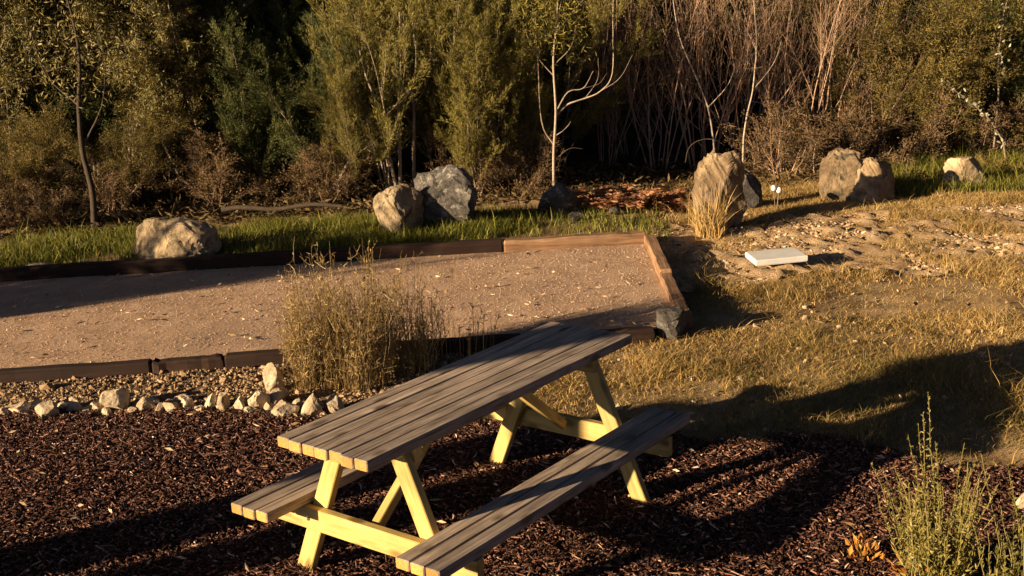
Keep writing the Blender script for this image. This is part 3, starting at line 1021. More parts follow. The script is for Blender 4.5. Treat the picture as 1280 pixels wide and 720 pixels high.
# ------------------------------------------------------------------ white slab on the grass
p = G(970, 332)
sw, sd, sh = .47, .30, .055
V = []
for z, k in ((0, .97), (.01, .995), (sh - .01, 1.0), (sh - .002, .985), (sh, .96)):
    for ax, ay in ((-1, -1), (1, -1), (1, .55), (.88, 1), (-1, 1)):
        V.append((ax * sw / 2 * k, ay * sd / 2 * k, z))
Fs = [[a * 5 + j, a * 5 + (j + 1) % 5, (a + 1) * 5 + (j + 1) % 5, (a + 1) * 5 + j] for a in range(4) for j in range(5)]
sm = mesh_np('white_slab', np.array(V), [np.array(Fs), np.array([[20, 21, 22, 23, 24]])], M['white'])
o = link('white_slab', sm, label='white rectangular slab with one clipped corner lying on the dry grass', cat='slab')
o.location = (p[0], p[1], p[2] + .055); o.rotation_euler = (.05, -.03, AZ - math.pi / 2 + .12)


# ------------------------------------------------------------------ tufts and herbs
def tuft(name, px, py, n, h, spread, mat, label, cat, seed, lean=(.1, .5), width=(.004, .008), thin=0, group=None, tl=(.5, .2), hsd=.28):
    p = G(px, py)
    r = np.random.default_rng(seed)
    t = empty(name, p, 0, label=label, cat=cat, group=group)
    a = r.uniform(0, 2 * np.pi, n); q = np.sqrt(r.random(n)) * spread
    X, Y = q * np.cos(a), q * np.sin(a)
    P = np.stack([X, Y, hgt(p[0] + X, p[1] + Y) - p[2] - .01], 1)
    H = h * np.clip(r.normal(.72, hsd, n), .2, 1.25)
    me = blades_mesh('blades', P, H, r.uniform(*width, n), a + r.normal(0, .9, n), r.uniform(*lean, n), r, mat, np.clip(r.normal(*tl, n), 0, 1), 4)
    link('foliage', me, t)
    if thin:
        paths = []
        for k in range(thin):
            a = r.uniform(0, 6.28); q = math.sqrt(r.random()) * spread * .9
            b = np.array([q * math.cos(a), q * math.sin(a), 0]); hh = h * r.uniform(.85, 1.25)
            d = np.array([math.cos(a), math.sin(a), 0]) * r.uniform(.0, .25) + r.normal(0, .06, 3)
            d[2] = 0
            ts = np.linspace(0, 1, 6)[:, None]
            paths.append((b + np.array([0, 0, hh]) * ts + d * hh * ts ** 2, np.linspace(.0035, .0018, 6)))
            # seed head: short side sprigs near the tip
            e = paths[-1][0]
            for m in range(7):
                i = e[3] + (e[5] - e[3]) * r.random()
                v = r.normal(0, 1, 3) * np.array([1, 1, .6]) + np.array([0, 0, .8]); v /= np.linalg.norm(v)
                paths.append((np.array([i, i + v * .02, i + v * .035]), np.array([.0022, .003, .001])))
        Vt, Ft, Tt = tubes_np(paths, r, 3)
        link('seed_stalks', mesh_np('stalks', Vt, Ft, mat, Tt), t)
    return t


GG = 'tall grass clumps between the court and the table'
def bushy(px, py, n, h, spread, seed, label, tl, leafn):
    """a clump of fine wiry stems with side twigs and small leaves"""
    p = G(px, py)
    r = np.random.default_rng(seed)
    t = empty('grass_clump', p, 0, label=label, cat='grass clump', group=GG)
    paths = []
    for k in range(n):
        a = r.uniform(0, 6.28); q = math.sqrt(r.random()) * spread
        b = np.array([q * math.cos(a), q * math.sin(a), -.01]); hh = h * np.clip(r.normal(.68, .22), .2, 1.15)
        d = np.array([math.cos(a), math.sin(a), 0]) * r.uniform(0, .28) * hh
        ts = np.linspace(0, 1, 6)[:, None]
        pts = b + np.array([0, 0, hh]) * ts + d * ts ** 1.6 + np.vstack([np.zeros((1, 3)), np.cumsum(r.normal(0, .014, (5, 3)), 0)])
        paths.append((pts, np.linspace(.0024, .0012, 6)))
        for m in range(r.integers(2, 6)):
            i = r.integers(1, 5); v = r.normal(0, .5, 3) + np.array([0, 0, .9]); L_ = r.uniform(.06, .2) * h
            v /= np.linalg.norm(v)
            c = pts[i] + (pts[i + 1] - pts[i]) * r.random()
            paths.append((np.array([c, c + v * L_ * .5 + r.normal(0, .01, 3), c + v * L_]), np.array([.0018, .0014, .001])))
    Vt, Ft, Tt = tubes_np(paths, r, 3)
    link('stems', mesh_np('clump_stems', Vt, Ft, M['grass_tuft'], np.clip(Tt + tl - .45, 0, 1)), t)
    i = r.integers(0, len(paths), leafn)
    P = np.zeros((leafn, 3)); D = np.zeros((leafn, 3))
    for q, k in enumerate(i):
        pts = paths[k][0]; m = r.integers(0, len(pts) - 1)
        P[q] = pts[m] + (pts[m + 1] - pts[m]) * r.random()
        D[q] = r.normal(0, .5, 3) + np.array([0, 0, .55])
    D /= np.linalg.norm(D, axis=1)[:, None]
    V, Fq = leaves_np(P, D, r.uniform(.02, .05, leafn), r.uniform(.003, .008, leafn), r)
    link('foliage', mesh_np('clump_leaves', V, Fq, M['grass_tuft'], np.clip(r.normal(tl, .22, leafn), 0, 1)), t)


bushy(398, 483, 240, .72, .17, 1, 'golden bushy grass clump right behind the pointed triangular stone', .68, 4200)
bushy(452, 482, 260, .82, .21, 2, 'tallest olive grass clump behind the near half of the tabletop', .58, 4200)
bushy(512, 466, 130, .68, .18, 3, 'thinner brownish grass clump right of the tallest olive clump', .5, 1500)
tuft('grass_clump', 572, 448, 70, .36, .28, M['grass_tuft'], 'few sparse bare stalks at the right end of the grass clumps', 'grass clump', 4, (.0, .25), (.003, .005), 16, GG, (.3, .15), .3)
tuft('grass_tuft', 888, 294, 260, .46, .15, M['grass_dry'], 'golden grass tuft at the foot of the tall upright brown boulder', 'grass tuft', 5, (.1, .7), (.006, .012), 0, None, (.62, .2))

# herb with tall stems at the lower right
def herb(px, py, n, h, spread, seed, label, green):
    p = G(px, py)
    r = np.random.default_rng(seed)
    t = empty('flowering_herb', p, 0, label=label, cat='herb')
    paths, LP, LD, LL = [], [], [], []
    for k in range(n):
        a = r.uniform(0, 6.28); q = math.sqrt(r.random()) * spread
        b = np.array([q * math.cos(a), q * math.sin(a), -.01]); hh = h * np.clip(r.normal(.62, .2), .25, 1.1)
        d = np.array([math.cos(a), math.sin(a), 0]) * r.uniform(0, .26) * hh + r.normal(0, .02, 3) * np.array([1, 1, 0])
        ts = np.linspace(0, 1, 8)[:, None]
        pts = b + np.array([0, 0, hh]) * ts + d * ts ** 1.7 + np.vstack([np.zeros((1, 3)), np.cumsum(r.normal(0, .007, (7, 3)), 0)])
        paths.append((pts, np.linspace(.0022, .0012, 8)))
        m = int(hh * 110)
        for _ in range(m):
            t_ = r.uniform(.03, 1) ** .8 * 7; i = min(int(t_), 6)
            LP.append(pts[i] + (pts[i + 1] - pts[i]) * (t_ - i))
            v = r.normal(0, .55, 3) + np.array([0, 0, .8]); LD.append(v / np.linalg.norm(v)); LL.append(.012 + .04 * (1 - t_ / 7))
    Vt, Ft, Tt = tubes_np(paths, r, 3)
    link('stems', mesh_np('stems', Vt, Ft, M['herb'], Tt * .6 + .3), t)
    LL = np.array(LL)
    V, Fq = leaves_np(np.array(LP), np.array(LD), LL, LL * .22 + .002, r)
    link('foliage', mesh_np('herb_leaves', V, Fq, M['herb'], np.clip(r.normal(green, .2, len(LL)), 0, 1)), t)
    return t


herb(1172, 742, 120, .72, .125, 21, 'green herb with tall upright flower stems growing from the mulch at lower right', .5)
herb(1272, 775, 22, .68, .12, 22, 'sparse thin stemmed herb in shade at the lower right corner', .3)


def leafy(name, px, py, n, size, spread, h, mat, label, seed):
    p = G(px, py)
    r = np.random.default_rng(seed)
    P = np.stack([r.normal(0, spread, n), r.normal(0, spread, n), np.abs(r.normal(0, h, n)) + .02], 1)
    D = P / (np.linalg.norm(P, axis=1)[:, None] + 1e-6) + r.normal(0, .5, (n, 3)) + np.array([0, 0, .6]); D /= np.linalg.norm(D, axis=1)[:, None]
    V, Fq = leaves_np(P, D, r.uniform(*size, n), r.uniform(size[0] * .35, size[1] * .45, n), r)
    t = empty(name, p, 0, label=label, cat='plant')
    link('foliage', mesh_np(name, V, Fq, mat, r.random(n)), t)
    k = r.choice(n, min(n, 24), replace=False)
    Vt, Ft, Tt = tubes_np([(np.array([[0, 0, -.01], P[i] * np.array([.5, .5, .6]), P[i]]), np.array([.003, .0025, .0015])) for i in k], r, 3)
    link('stems', mesh_np('plant_stems', Vt, Ft, M['herb'], Tt), t)
    return t


leafy('orange_plant', 1078, 705, 60, (.03, .055), .04, .04, M['orange_leaf'], 'small orange leaved plant on the mulch left of the tall stemmed herb', 31)
leafy('orange_plant', 1160, 735, 220, (.025, .05), .07, .07, M['orange_leaf'], 'larger orange leaved plant at the foot of the tall stemmed herb', 32)
p = G(1281, 642)
o = link('pale_stone', rock_mesh('pale_stone', 77, (.10, .09, .13), M['stone'], 3, 8, .05), label='pale stone cut off by the right edge on the mulch', cat='stone')
o.location = p

# bracken behind the court
for i, (px, py, lab) in enumerate(((752, 262, 'dead red brown bracken left of the middle, above the shaded grass'), (795, 262, 'dead red brown bracken in the middle of the patch'), (838, 264, 'dead red brown bracken next to the tall upright boulder'))):
    p = G(px, py)
    r = np.random.default_rng(60 + i)
    paths, LP, LD, LL = [], [], [], []
    for k in range(46):
        a = r.uniform(0, 6.28); q = r.uniform(0, .26)
        b = np.array([q * math.cos(a), q * math.sin(a), 0]); L_ = r.uniform(.22, .42)
        d = np.array([math.cos(a), math.sin(a), 0]) * L_ * .7
        ts = np.linspace(0, 1, 8)[:, None]
        pts = b + np.array([0, 0, L_ * 1.15]) * (ts - .55 * ts ** 2.2) + d * ts ** 1.3
        paths.append((pts, np.linspace(.004, .002, 8)))
        sd = np.array([-math.sin(a), math.cos(a), 0])
        for t_ in np.linspace(.25, .98, 14):
            i_ = min(int(t_ * 7), 6); c = pts[i_] + (pts[i_ + 1] - pts[i_]) * (t_ * 7 - i_)
            for sg in (1, -1):
                v = sd * sg + np.array([math.cos(a), math.sin(a), 0]) * .5 + r.normal(0, .2, 3); LP.append(c); LD.append(v / np.linalg.norm(v)); LL.append(.11 * (1.1 - t_) + .02)
    t = empty('bracken_fern', p, 0, label=lab, cat='fern', group='dead bracken behind the court')
    Vt, Ft, Tt = tubes_np(paths, r, 3)
    link('stems', mesh_np('fern_stems', Vt, Ft, M['fern'], Tt), t)
    V, Fq = leaves_np(np.array(LP), np.array(LD), np.array(LL), np.array(LL) * .28, r)
    link('fronds', mesh_np('fronds', V, Fq, M['fern'], r.random(len(LL))), t)

# ------------------------------------------------------------------ trees and shrubs: one prototype mesh set per variant
PROTO = {}


def proto(kind, k, seed, start, cfg, bark, leaf, sides=4):
    P = Plant(seed)
    for (p, d, L_, r_) in start(P.rng): P.limb(p, d, L_, r_, 0, cfg)
    wood = P.wood(kind + '_wood', bark, sides)
    lv = P.leaves(kind + '_leaves', leaf['mat'], leaf['n'], leaf['len'], leaf['wid'], leaf.get('droop', 0), leaf.get('along', .5), leaf.get('spread', .02), leaf.get('tl', (.1, .9))) if leaf else None
    PROTO.setdefault(kind, []).append((wood, lv))


def multi(n, L_, r_, lean, base=.06):
    def f(rng):
        out = []
        for i in range(n):
            a = rng.uniform(0, 6.28); k = rng.uniform(lean[0], lean[1])
            out.append(((math.cos(a) * base * rng.random(), math.sin(a) * base * rng.random(), -.05), (math.cos(a) * k, math.sin(a) * k, 1), L_ * rng.uniform(.75, 1.1), r_ * rng.uniform(.7, 1.1)))
        return out
    return f


for k in range(3):
    # eucalypt-like sapling: pale thin trunk, hanging leaves
    proto('sapling', k, 200 + k, multi(2 + k % 2, 3.9, .028, (.02, .3)),
          dict(n=[1, 15, 7], seg=[10, 7, 5], wob=[.06, .12, .16], up=[.04, .06, .0], taper=.85, leaf_lvl=1, ratio={1: (.3, .5), 2: (.3, .55)}, ang={1: (.4, 1.0), 2: (.4, 1.0)}, **{'from': {1: (.12, 1), 2: (.2, 1)}}),
          M['bark_pale'], dict(mat=M['leaf_olive'], n=19000, len=(.045, .10), wid=(.012, .024), droop=.5, along=.6, spread=.03))
    # feathery shrub with upright fine foliage
    proto('feathery', k, 220 + k, multi(6, 2.6, .018, (.08, .5), .15),
          dict(n=[1, 13, 6], seg=[8, 6, 4], wob=[.08, .10, .12], up=[.07, .12, .08], taper=.8, leaf_lvl=1, ratio={1: (.28, .5), 2: (.3, .5)}, ang={1: (.3, .8), 2: (.3, .7)}, **{'from': {1: (.12, 1), 2: (.15, 1)}}),
          M['bark_pale'], dict(mat=M['leaf_gold'], n=30000, len=(.035, .085), wid=(.006, .012), droop=-.15, along=1.0, spread=.02))
    # bare red brown twiggy shrub
    proto('twiggy', k, 240 + k, multi(9, 2.5, .014, (.05, .45), .2),
          dict(n=[1, 9, 5], seg=[9, 6, 4], wob=[.07, .10, .14], up=[.06, .13, .10], taper=.8, leaf_lvl=2, ratio={1: (.3, .6), 2: (.3, .6)}, ang={1: (.25, .7), 2: (.3, .8)}, **{'from': {1: (.15, .95), 2: (.15, 1)}}),
          M['bark_red'], dict(mat=M['leaf_brown'], n=2600, len=(.02, .05), wid=(.006, .014), droop=.1, along=.8, spread=.02))
    # dense small-leaved wattle
    proto('wattle', k, 260 + k, multi(7, 1.9, .02, (.2, .9), .15),
          dict(n=[1, 13, 8], seg=[7, 6, 4], wob=[.10, .14, .18], up=[.03, .05, .03], taper=.8, leaf_lvl=1, ratio={1: (.35, .6), 2: (.3, .55)}, ang={1: (.4, 1.1), 2: (.4, 1.0)}, **{'from': {1: (.15, 1), 2: (.15, 1)}}),
          M['bark_dark'], dict(mat=M['leaf_wattle'], n=34000, len=(.03, .06), wid=(.006, .014), droop=.0, along=.7, spread=.03))
    # low brown scrub
    proto('scrub', k, 280 + k, multi(10, .9, .010, (.2, 1.1), .2),
          dict(n=[1, 9, 5], seg=[6, 5, 3], wob=[.13, .18, .2], up=[.05, .04, .02], taper=.8, leaf_lvl=1, ratio={1: (.35, .65), 2: (.3, .6)}, ang={1: (.4, 1.1), 2: (.4, 1.1)}, **{'from': {1: (.1, 1), 2: (.15, 1)}}),
          M['bark_red'], dict(mat=M['leaf_brown'], n=8000, len=(.025, .06), wid=(.008, .018), droop=.1, along=.6, spread=.03))
    # dark forest tree behind
    proto('forest', k, 300 + k, multi(1, 6.0, .09, (.0, .08), .02),
          dict(n=[1, 30, 8], seg=[10, 7, 4], wob=[.04, .10, .15], up=[.03, .03, .02], taper=.85, leaf_lvl=1, ratio={1: (.22, .42), 2: (.3, .5)}, ang={1: (.7, 1.35), 2: (.4, 1.0)}, **{'from': {1: (.05, .98), 2: (.15, 1)}}),
          M['bark_dark'], dict(mat=M['leaf_green'], n=24000, len=(.07, .15), wid=(.014, .032), droop=.3, along=.7, spread=.07), 5)


def put(kind, v, px, dep, s, name, label, cat, group, rz=None, sz=None, part='crown', stem='trunk', at=None, leafmat=None):
    p = F(px, dep) if at is None else np.array([at[0], at[1], float(hgt(at[0], at[1]))])
    wood, lv = PROTO[kind][v % 3]
    t = empty(name, p, random.uniform(0, 6.28) if rz is None else rz, label=label, cat=cat, group=group)
    t.scale = (s, s, sz or s)
    link(stem, wood, t)
    if lv is not None:
        o = link(part, lv, t)
        if leafmat:
            o.material_slots[0].link = 'OBJECT'
            o.material_slots[0].material = leafmat
    return t


GS = 'saplings at the left of the bush'
GF = 'feathery shrubs in the middle of the bush'
GT = 'bare red brown shrubs in the bush'
GW = 'dense wattle bushes at the right'
GB = 'low brown scrub along the edge of the bush'
GD = 'dark trees behind the bush'

FRONT = [
    # kind, variant, px, depth, scale, label
    ('sapling', 0, -70, 15.4, .95, 'olive sapling cut off by the left edge of the picture'),
    ('sapling', 1, 30, 15.0, 1.0, 'pale trunked olive sapling near the left edge, behind the flat pale stone'),
    ('sapling', 2, 85, 15.6, 1.15, 'tallest olive sapling with a pale trunk fork, at the far left'),
    ('sapling', 0, 165, 14.9, 1.0, 'yellow lit olive sapling above the left end of the flat topped boulder'),
    ('sapling', 2, 238, 15.3, 1.05, 'olive sapling standing straight behind the flat topped boulder'),
    ('sapling', 1, 300, 16.2, 1.0, 'shaded olive sapling between the flat topped boulder and the fallen log'),
    ('feathery', 0, 330, 14.9, .80, 'lone green spear topped shrub behind the fallen log'),
    ('feathery', 1, 425, 14.6, .82, 'olive feathery shrub left of the pale multi stemmed one'),
    ('feathery', 2, 495, 14.4, .95, 'feathery shrub with several pale stems behind the leaning tan boulder'),
    ('feathery', 0, 560, 14.9, 1.05, 'highest golden feathery shrub, rising behind the big grey boulder'),
    ('feathery', 1, 612, 14.3, .85, 'golden willow like shrub drooping right of the big grey boulder'),
    ('feathery', 2, 655, 15.2, .85, 'feathery shrub between the willow like one and the slender sapling'),
    ('twiggy', 0, 765, 16.2, .95, 'bare twig shrub behind the slender pale sapling'),
    ('twiggy', 1, 830, 16.0, 1.1, 'bare shrub with orange lit twigs above the dead bracken'),
    ('twiggy', 2, 885, 15.8, 1.1, 'bare shrub with orange lit twigs above the tall upright boulder'),
    ('twiggy', 0, 940, 15.6, 1.05, 'bare shrub with a pale leaning stem, right of the tall upright boulder'),
    ('twiggy', 1, 1000, 15.6, 1.1, 'bare red brown shrub above the twig covered boulder'),
    ('twiggy', 2, 1045, 16.3, 1.1, 'bare red brown shrub left of the gold topped wattle'),
    ('wattle', 0, 1105, 16.0, 1.15, 'gold topped wattle bush behind the ridged boulder'),
    ('wattle', 1, 1185, 16.4, 1.2, 'olive wattle bush behind the cream block boulder'),
    ('wattle', 2, 1265, 16.2, 1.1, 'darker wattle bush at the right edge behind the arching branch'),
    ('wattle', 1, 45, 14.2, .62, 'low olive bush at the foot of the pale trunked sapling, far left'),
    ('wattle', 2, 175, 14.4, .6, 'low olive bush peeping over the left half of the flat topped boulder'),
    ('wattle', 0, 310, 15.0, .7, 'dim green bush above the fallen log'),
    ('wattle', 2, 420, 15.2, .7, 'dim green bush behind the low golden shrub left of the tan boulder'),
    ('feathery', 2, 452, 14.2, .55, 'low golden feathery shrub left of the leaning tan boulder'),
    ('feathery', 0, 598, 14.0, .55, 'low golden feathery shrub touching the right side of the big grey boulder'),
    ('feathery', 1, 645, 14.6, .5, 'low golden feathery shrub left of the smaller grey boulder'),
    ('feathery', 1, 372, 15.6, .9, 'olive feathery shrub between the lone spear topped one and the pale stemmed ones'),
    ('sapling', 2, 120, 16.2, 1.05, 'bushy olive sapling behind and between the left trunks'),
    ('sapling', 0, 268, 15.0, .8, 'low yellow lit sapling at the right end of the flat topped boulder'),
    ('wattle', 1, 1345, 16.6, 1.2, 'wattle bush cut off by the right edge'),
    ('wattle', 2, 20, 15.6, 1.0, 'rounded olive bush low between the two leftmost sapling trunks'),
    ('wattle', 0, 130, 15.6, 1.05, 'rounded olive bush behind the thin dark trunk'),
    ('wattle', 1, 215, 15.9, 1.0, 'rounded olive bush behind the flat topped boulder'),
    ('wattle', 2, 395, 16.0, .9, 'rounded dim bush behind the leaning pale branch'),
    ('wattle', 0, 530, 15.9, .9, 'rounded bush behind the three pale thin trunks'),
    ('wattle', 1, 625, 16.0, .95, 'rounded bush behind the willow like golden shrub'),
    ('feathery', 1, 700, 15.8, 1.0, 'golden feathery shrub behind the top of the slender pale sapling'),
    ('feathery', 0, 790, 17.2, 1.0, 'dim feathery shrub showing through the bare twigs left of the tall upright boulder'),
    ('twiggy', 0, 1090, 15.6, .8, 'bare shrub in front of the gold topped wattle'),
    ('wattle', 0, 1150, 15.7, .8, 'smaller gold brown wattle between the two tall wattle bushes'),
]
NAMES = dict(sapling=('eucalypt_sapling', 'sapling', GS), feathery=('feathery_shrub', 'shrub', GF), twiggy=('bare_shrub', 'shrub', GT), wattle=('wattle_bush', 'bush', GW))
for kind, v, px, dep, s, lab in FRONT:
    n, c, g = NAMES[kind]
    put(kind, v, px, dep, s, n, lab, c, g, part='crown', stem='trunk' if kind == 'sapling' else 'stems',
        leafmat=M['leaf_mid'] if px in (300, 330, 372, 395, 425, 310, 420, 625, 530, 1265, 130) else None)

SCRUB = [
    (-12, 12.75, .62, 'dark low scrub reaching forward at the very left edge'), (70, 12.95, .5, 'dark low scrub reaching forward beside the flat pale stone'),
    (5, 13.6, .75, 'low brown scrub at the left edge of the bush'), (60, 13.9, .7, 'low brown scrub left of the dark thin trunk'),
    (135, 13.9, .7, 'low brown scrub just right of the dark thin trunk'), (270, 14.0, .85, 'low brown scrub behind the right end of the flat topped boulder'),
    (410, 14.0, .75, 'low scrub where the fallen log ends'), (590, 14.1, .7, 'low twiggy scrub beside the big grey boulder'),
    (650, 14.1, .7, 'low twiggy scrub left of the smaller grey boulder'), (985, 14.9, .95, 'tangled brown scrub between the upright boulder and the twig covered one'),
    (1035, 15.1, 1.05, 'tangled brown scrub over the twig covered boulder'), (1130, 15.5, 1.05, 'brown scrub under the gold topped wattle'),
    (1185, 15.7, 1.0, 'brown scrub left behind the cream block boulder'), (1245, 15.6, 1.0, 'brown scrub right behind the cream block boulder'),
]
for i, (px, dep, s, lab) in enumerate(SCRUB):
    put('scrub', i, px, dep, s, 'brown_scrub', lab, 'scrub', GB, stem='stems', part='foliage')

# second and third rows: dark trees that close the view (nothing tells these apart)
rr = random.Random(8)
for row, (dep, step, s) in enumerate(((18.4, 100, .85), (21.0, 95, 1.05))):
    px = -260 + row * 30
    while px < 1560:
        put('forest', rr.randrange(3), px + rr.uniform(-30, 30), dep + rr.uniform(-.7, .9), s * rr.uniform(.85, 1.15), 'forest_tree', 'dark green tree standing in shade behind the front shrubs of the bush', 'tree', GD)
        px += step
# the bush goes on beyond both sides of the picture
for px, dep, s in ((-200, 17.0, 1.0), (-330, 18.0, 1.0)):
    put('sapling', rr.randrange(3), px, dep, s, 'eucalypt_sapling', 'sapling in the bush beyond the left edge of the picture', 'sapling', 'bush beyond the left edge')
for px, dep in ((-420, 19.5), (-560, 21)):
    put('forest', rr.randrange(3), px, dep, .95, 'forest_tree', 'forest tree in the bush beyond the left edge of the picture', 'tree', 'bush beyond the left edge')


# ------------------------------------------------------------------ single trunks, branches, log
def catmull(q, m=5):
    q = np.vstack([2 * q[0] - q[1], q, 2 * q[-1] - q[-2]])
    out = []
    for i in range(1, len(q) - 2):
        for t in np.arange(m) / m:
            a, b, c, d = q[i - 1:i + 3]
            out.append(.5 * (2 * b + (c - a) * t + (2 * a - 5 * b + 4 * c - d) * t * t + (3 * b - a - 3 * c + d) * t ** 3))
    out.append(q[-2])
    return np.array(out)


def limb_thing(name, px, dep, pts, radii, mat, label, cat, extra=(), leaves=None, part='trunk'):
    """pts: (right, height) offsets in metres in the plane facing the viewer, with a little depth wander"""
    p = F(px, dep)
    r = np.random.default_rng(int(px) + 5)
    def world(q):
        q = np.array(q, float)
        q = catmull(q)
        d = np.cumsum(r.normal(0, .012, len(q)))
        return np.stack([RGT[0] * q[:, 0] + FWD[0] * d, RGT[1] * q[:, 0] + FWD[1] * d, q[:, 1]], 1)
    t = empty(name, p, 0, label=label, cat=cat)
    w0 = world(pts)
    paths = [(w0, np.interp(np.linspace(0, 1, len(w0)), np.linspace(0, 1, len(radii)), radii))]
    Vt, Ft, Tt = tubes_np(paths, r, 7)
    link(part, mesh_np(name, Vt, Ft, mat, Tt, smooth=True), t)
    for e, rad in extra:
        w = world(e)
        Vt, Ft, Tt = tubes_np([(w, np.linspace(rad, rad * .3, len(w)))], r, 5)
        link('branch', mesh_np(name + '_branch', Vt, Ft, mat, Tt, smooth=True), t)
    if leaves:
        P, D = [], []
        lm, n, spots, size, wid, sp = leaves
        for _ in range(n):
            q = spots[r.integers(len(spots))]
            o_ = r.normal(0, sp, 3) * np.array([1, 1, 1.1])
            P.append(np.array([RGT[0] * q[0], RGT[1] * q[0], q[1]]) + o_)
            v = r.normal(0, .6, 3) + np.array([0, 0, .35]); D.append(v / np.linalg.norm(v))
        V, Fq = leaves_np(np.array(P), np.array(D), r.uniform(*size, n), r.uniform(*wid, n), r)
        link('crown', mesh_np(name + '_leaves', V, Fq, lm, r.random(n)), t)
    return t


# slender pale sapling right of the middle
limb_thing('slender_sapling', 698, 13.8, [(0, 0), (.01, .5), (.05, 1.0), (.04, 1.6), (.10, 2.1), (.14, 2.9)], [.019, .017, .015, .012, .009, .005], M['bark_pale'],
           'slender pale sapling with curved bare branches behind the smaller grey boulder', 'sapling',
           [([(.05, .95), (.2, 1.08), (.4, 1.14), (.58, 1.22), (.72, 1.42), (.74, 2.0), (.78, 2.8)], .013), ([(.05, 1.0), (.2, 1.22), (.38, 1.26), (.5, 1.45)], .010), ([(.04, .72), (.16, .80), (.22, .88)], .007),
            ([(.08, 1.9), (.3, 2.15), (.5, 2.35)], .010), ([(.1, 2.0), (.2, 2.5), (.26, 2.9)], .009), ([(.4, 1.14), (.55, 1.35), (.56, 1.6)], .006), ([(.58, 1.22), (.8, 1.36), (.95, 1.62)], .006), ([(.05, 1.4), (-.15, 1.65), (-.3, 2.0)], .007), ([(.06, 1.55), (.25, 1.75), (.32, 2.05)], .007), ([(.04, .45), (.2, .56), (.36, .55)], .005), ([(.38, 1.26), (.56, 1.3), (.66, 1.42)], .005), ([(.02, .6), (-.12, .9), (-.14, 1.7), (-.2, 2.4)], .012)],
           (M['leaf_gold'], 1700, [(0, 2.1), (.15, 2.0), (.3, 2.1), (-.1, 1.9), (-.15, 2.2), (.1, 2.4)], (.05, .10), (.008, .016), .15))
# dark thin trunk at the left
limb_thing('dark_trunked_sapling', 114, 12.75, [(0, 0), (.03, .4), (-.02, .9), (.02, 1.4), (.10, 1.9), (.05, 2.6)], [.04, .034, .03, .025, .018, .01], M['bark_dark'],
           'sapling with a thin dark trunk in front of the left bush, behind the far sleeper', 'sapling',
           [([(0, .95), (.25, 1.35), (.35, 1.8)], .014), ([(.02, 1.35), (-.3, 1.7), (-.42, 2.2)], .014), ([(.05, 1.5), (.2, 1.75), (.5, 2.0)], .01)],
           (M['leaf_olive'], 1100, [(.3, 1.7), (-.35, 2.0), (.1, 2.0), (.45, 1.9), (-.2, 1.6), (0, 2.4)], (.05, .09), (.012, .022), .17))
# leaning pale branch left of the tan boulder, pale multi stems
limb_thing('leaning_branch', 405, 14.0, [(0, 0.02), (.22, .25), (.36, .48), (.6, .66)], [.024, .021, .016, .008], M['bark_pale'], 'bare pale branch leaning to the right, left of the leaning tan boulder', 'branch',
           [([(.22, .25), (.3, .5), (.3, .8)], .009)], None, 'stem')
for q, (px, a, b, lab) in enumerate(((500, -.16, -.30, 'left one of three pale thin trunks rising behind the leaning tan boulder'), (505, .04, .10, 'middle one of three pale thin trunks rising behind the leaning tan boulder'), (522, .05, .0, 'right one of three pale thin trunks rising behind the leaning tan boulder'))):
    limb_thing('pale_trunked_shrub', px, 14.15 + .1 * q, [(0, .1), (a * .5, .6), (a, 1.1), (b, 1.6), (b * 1.2, 2.2)], [.024, .022, .018, .012, .006], M['bark_pale'], lab, 'shrub',
               [([(a, 1.05), (a + .2, 1.4), (a + .26, 1.9)], .010), ([(a * .7, .8), (a - .2, 1.2), (a - .25, 1.6)], .009)],
               (M['leaf_gold'], 500, [(a + .2, 1.6), (b, 1.9), (a - .2, 1.4), (b, 2.2)], (.04, .08), (.006, .011), .16))
# pale leaning stems in the bare shrubs
for px, dep, pts, lab in ((938, 14.9, [(-.02, .15), (.0, .6), (.10, 1.1), (.14, 1.6), (.1, 2.2)], 'single pale stem rising behind the tall upright boulder'),
                          (888, 15.1, [(.16, .0), (.12, .5), (.05, .9), (-.1, 1.3), (-.3, 1.8), (-.38, 2.3)], 'pale stem leaning left above the tall upright boulder')):
    limb_thing('bare_sapling', px, dep, pts, [.013, .012, .010, .008, .005], M['bark_pale'], lab, 'sapling', [([pts[2], (pts[2][0] + .25, pts[2][1] + .3), (pts[2][0] + .35, pts[2][1] + .6)], .008), ([pts[3], (pts[3][0] - .15, pts[3][1] + .3)], .006)], None)
limb_thing('fallen_branch', 868, 14.6, [(-.04, .30), (.0, .46), (.12, .56), (.3, .58), (.42, .52)], [.006, .007, .006, .003], M['bark_dark'], 'thin bent branch caught behind the top of the tall upright boulder', 'branch', [([(.12, .56), (.2, .45)], .005)], None, 'stem')
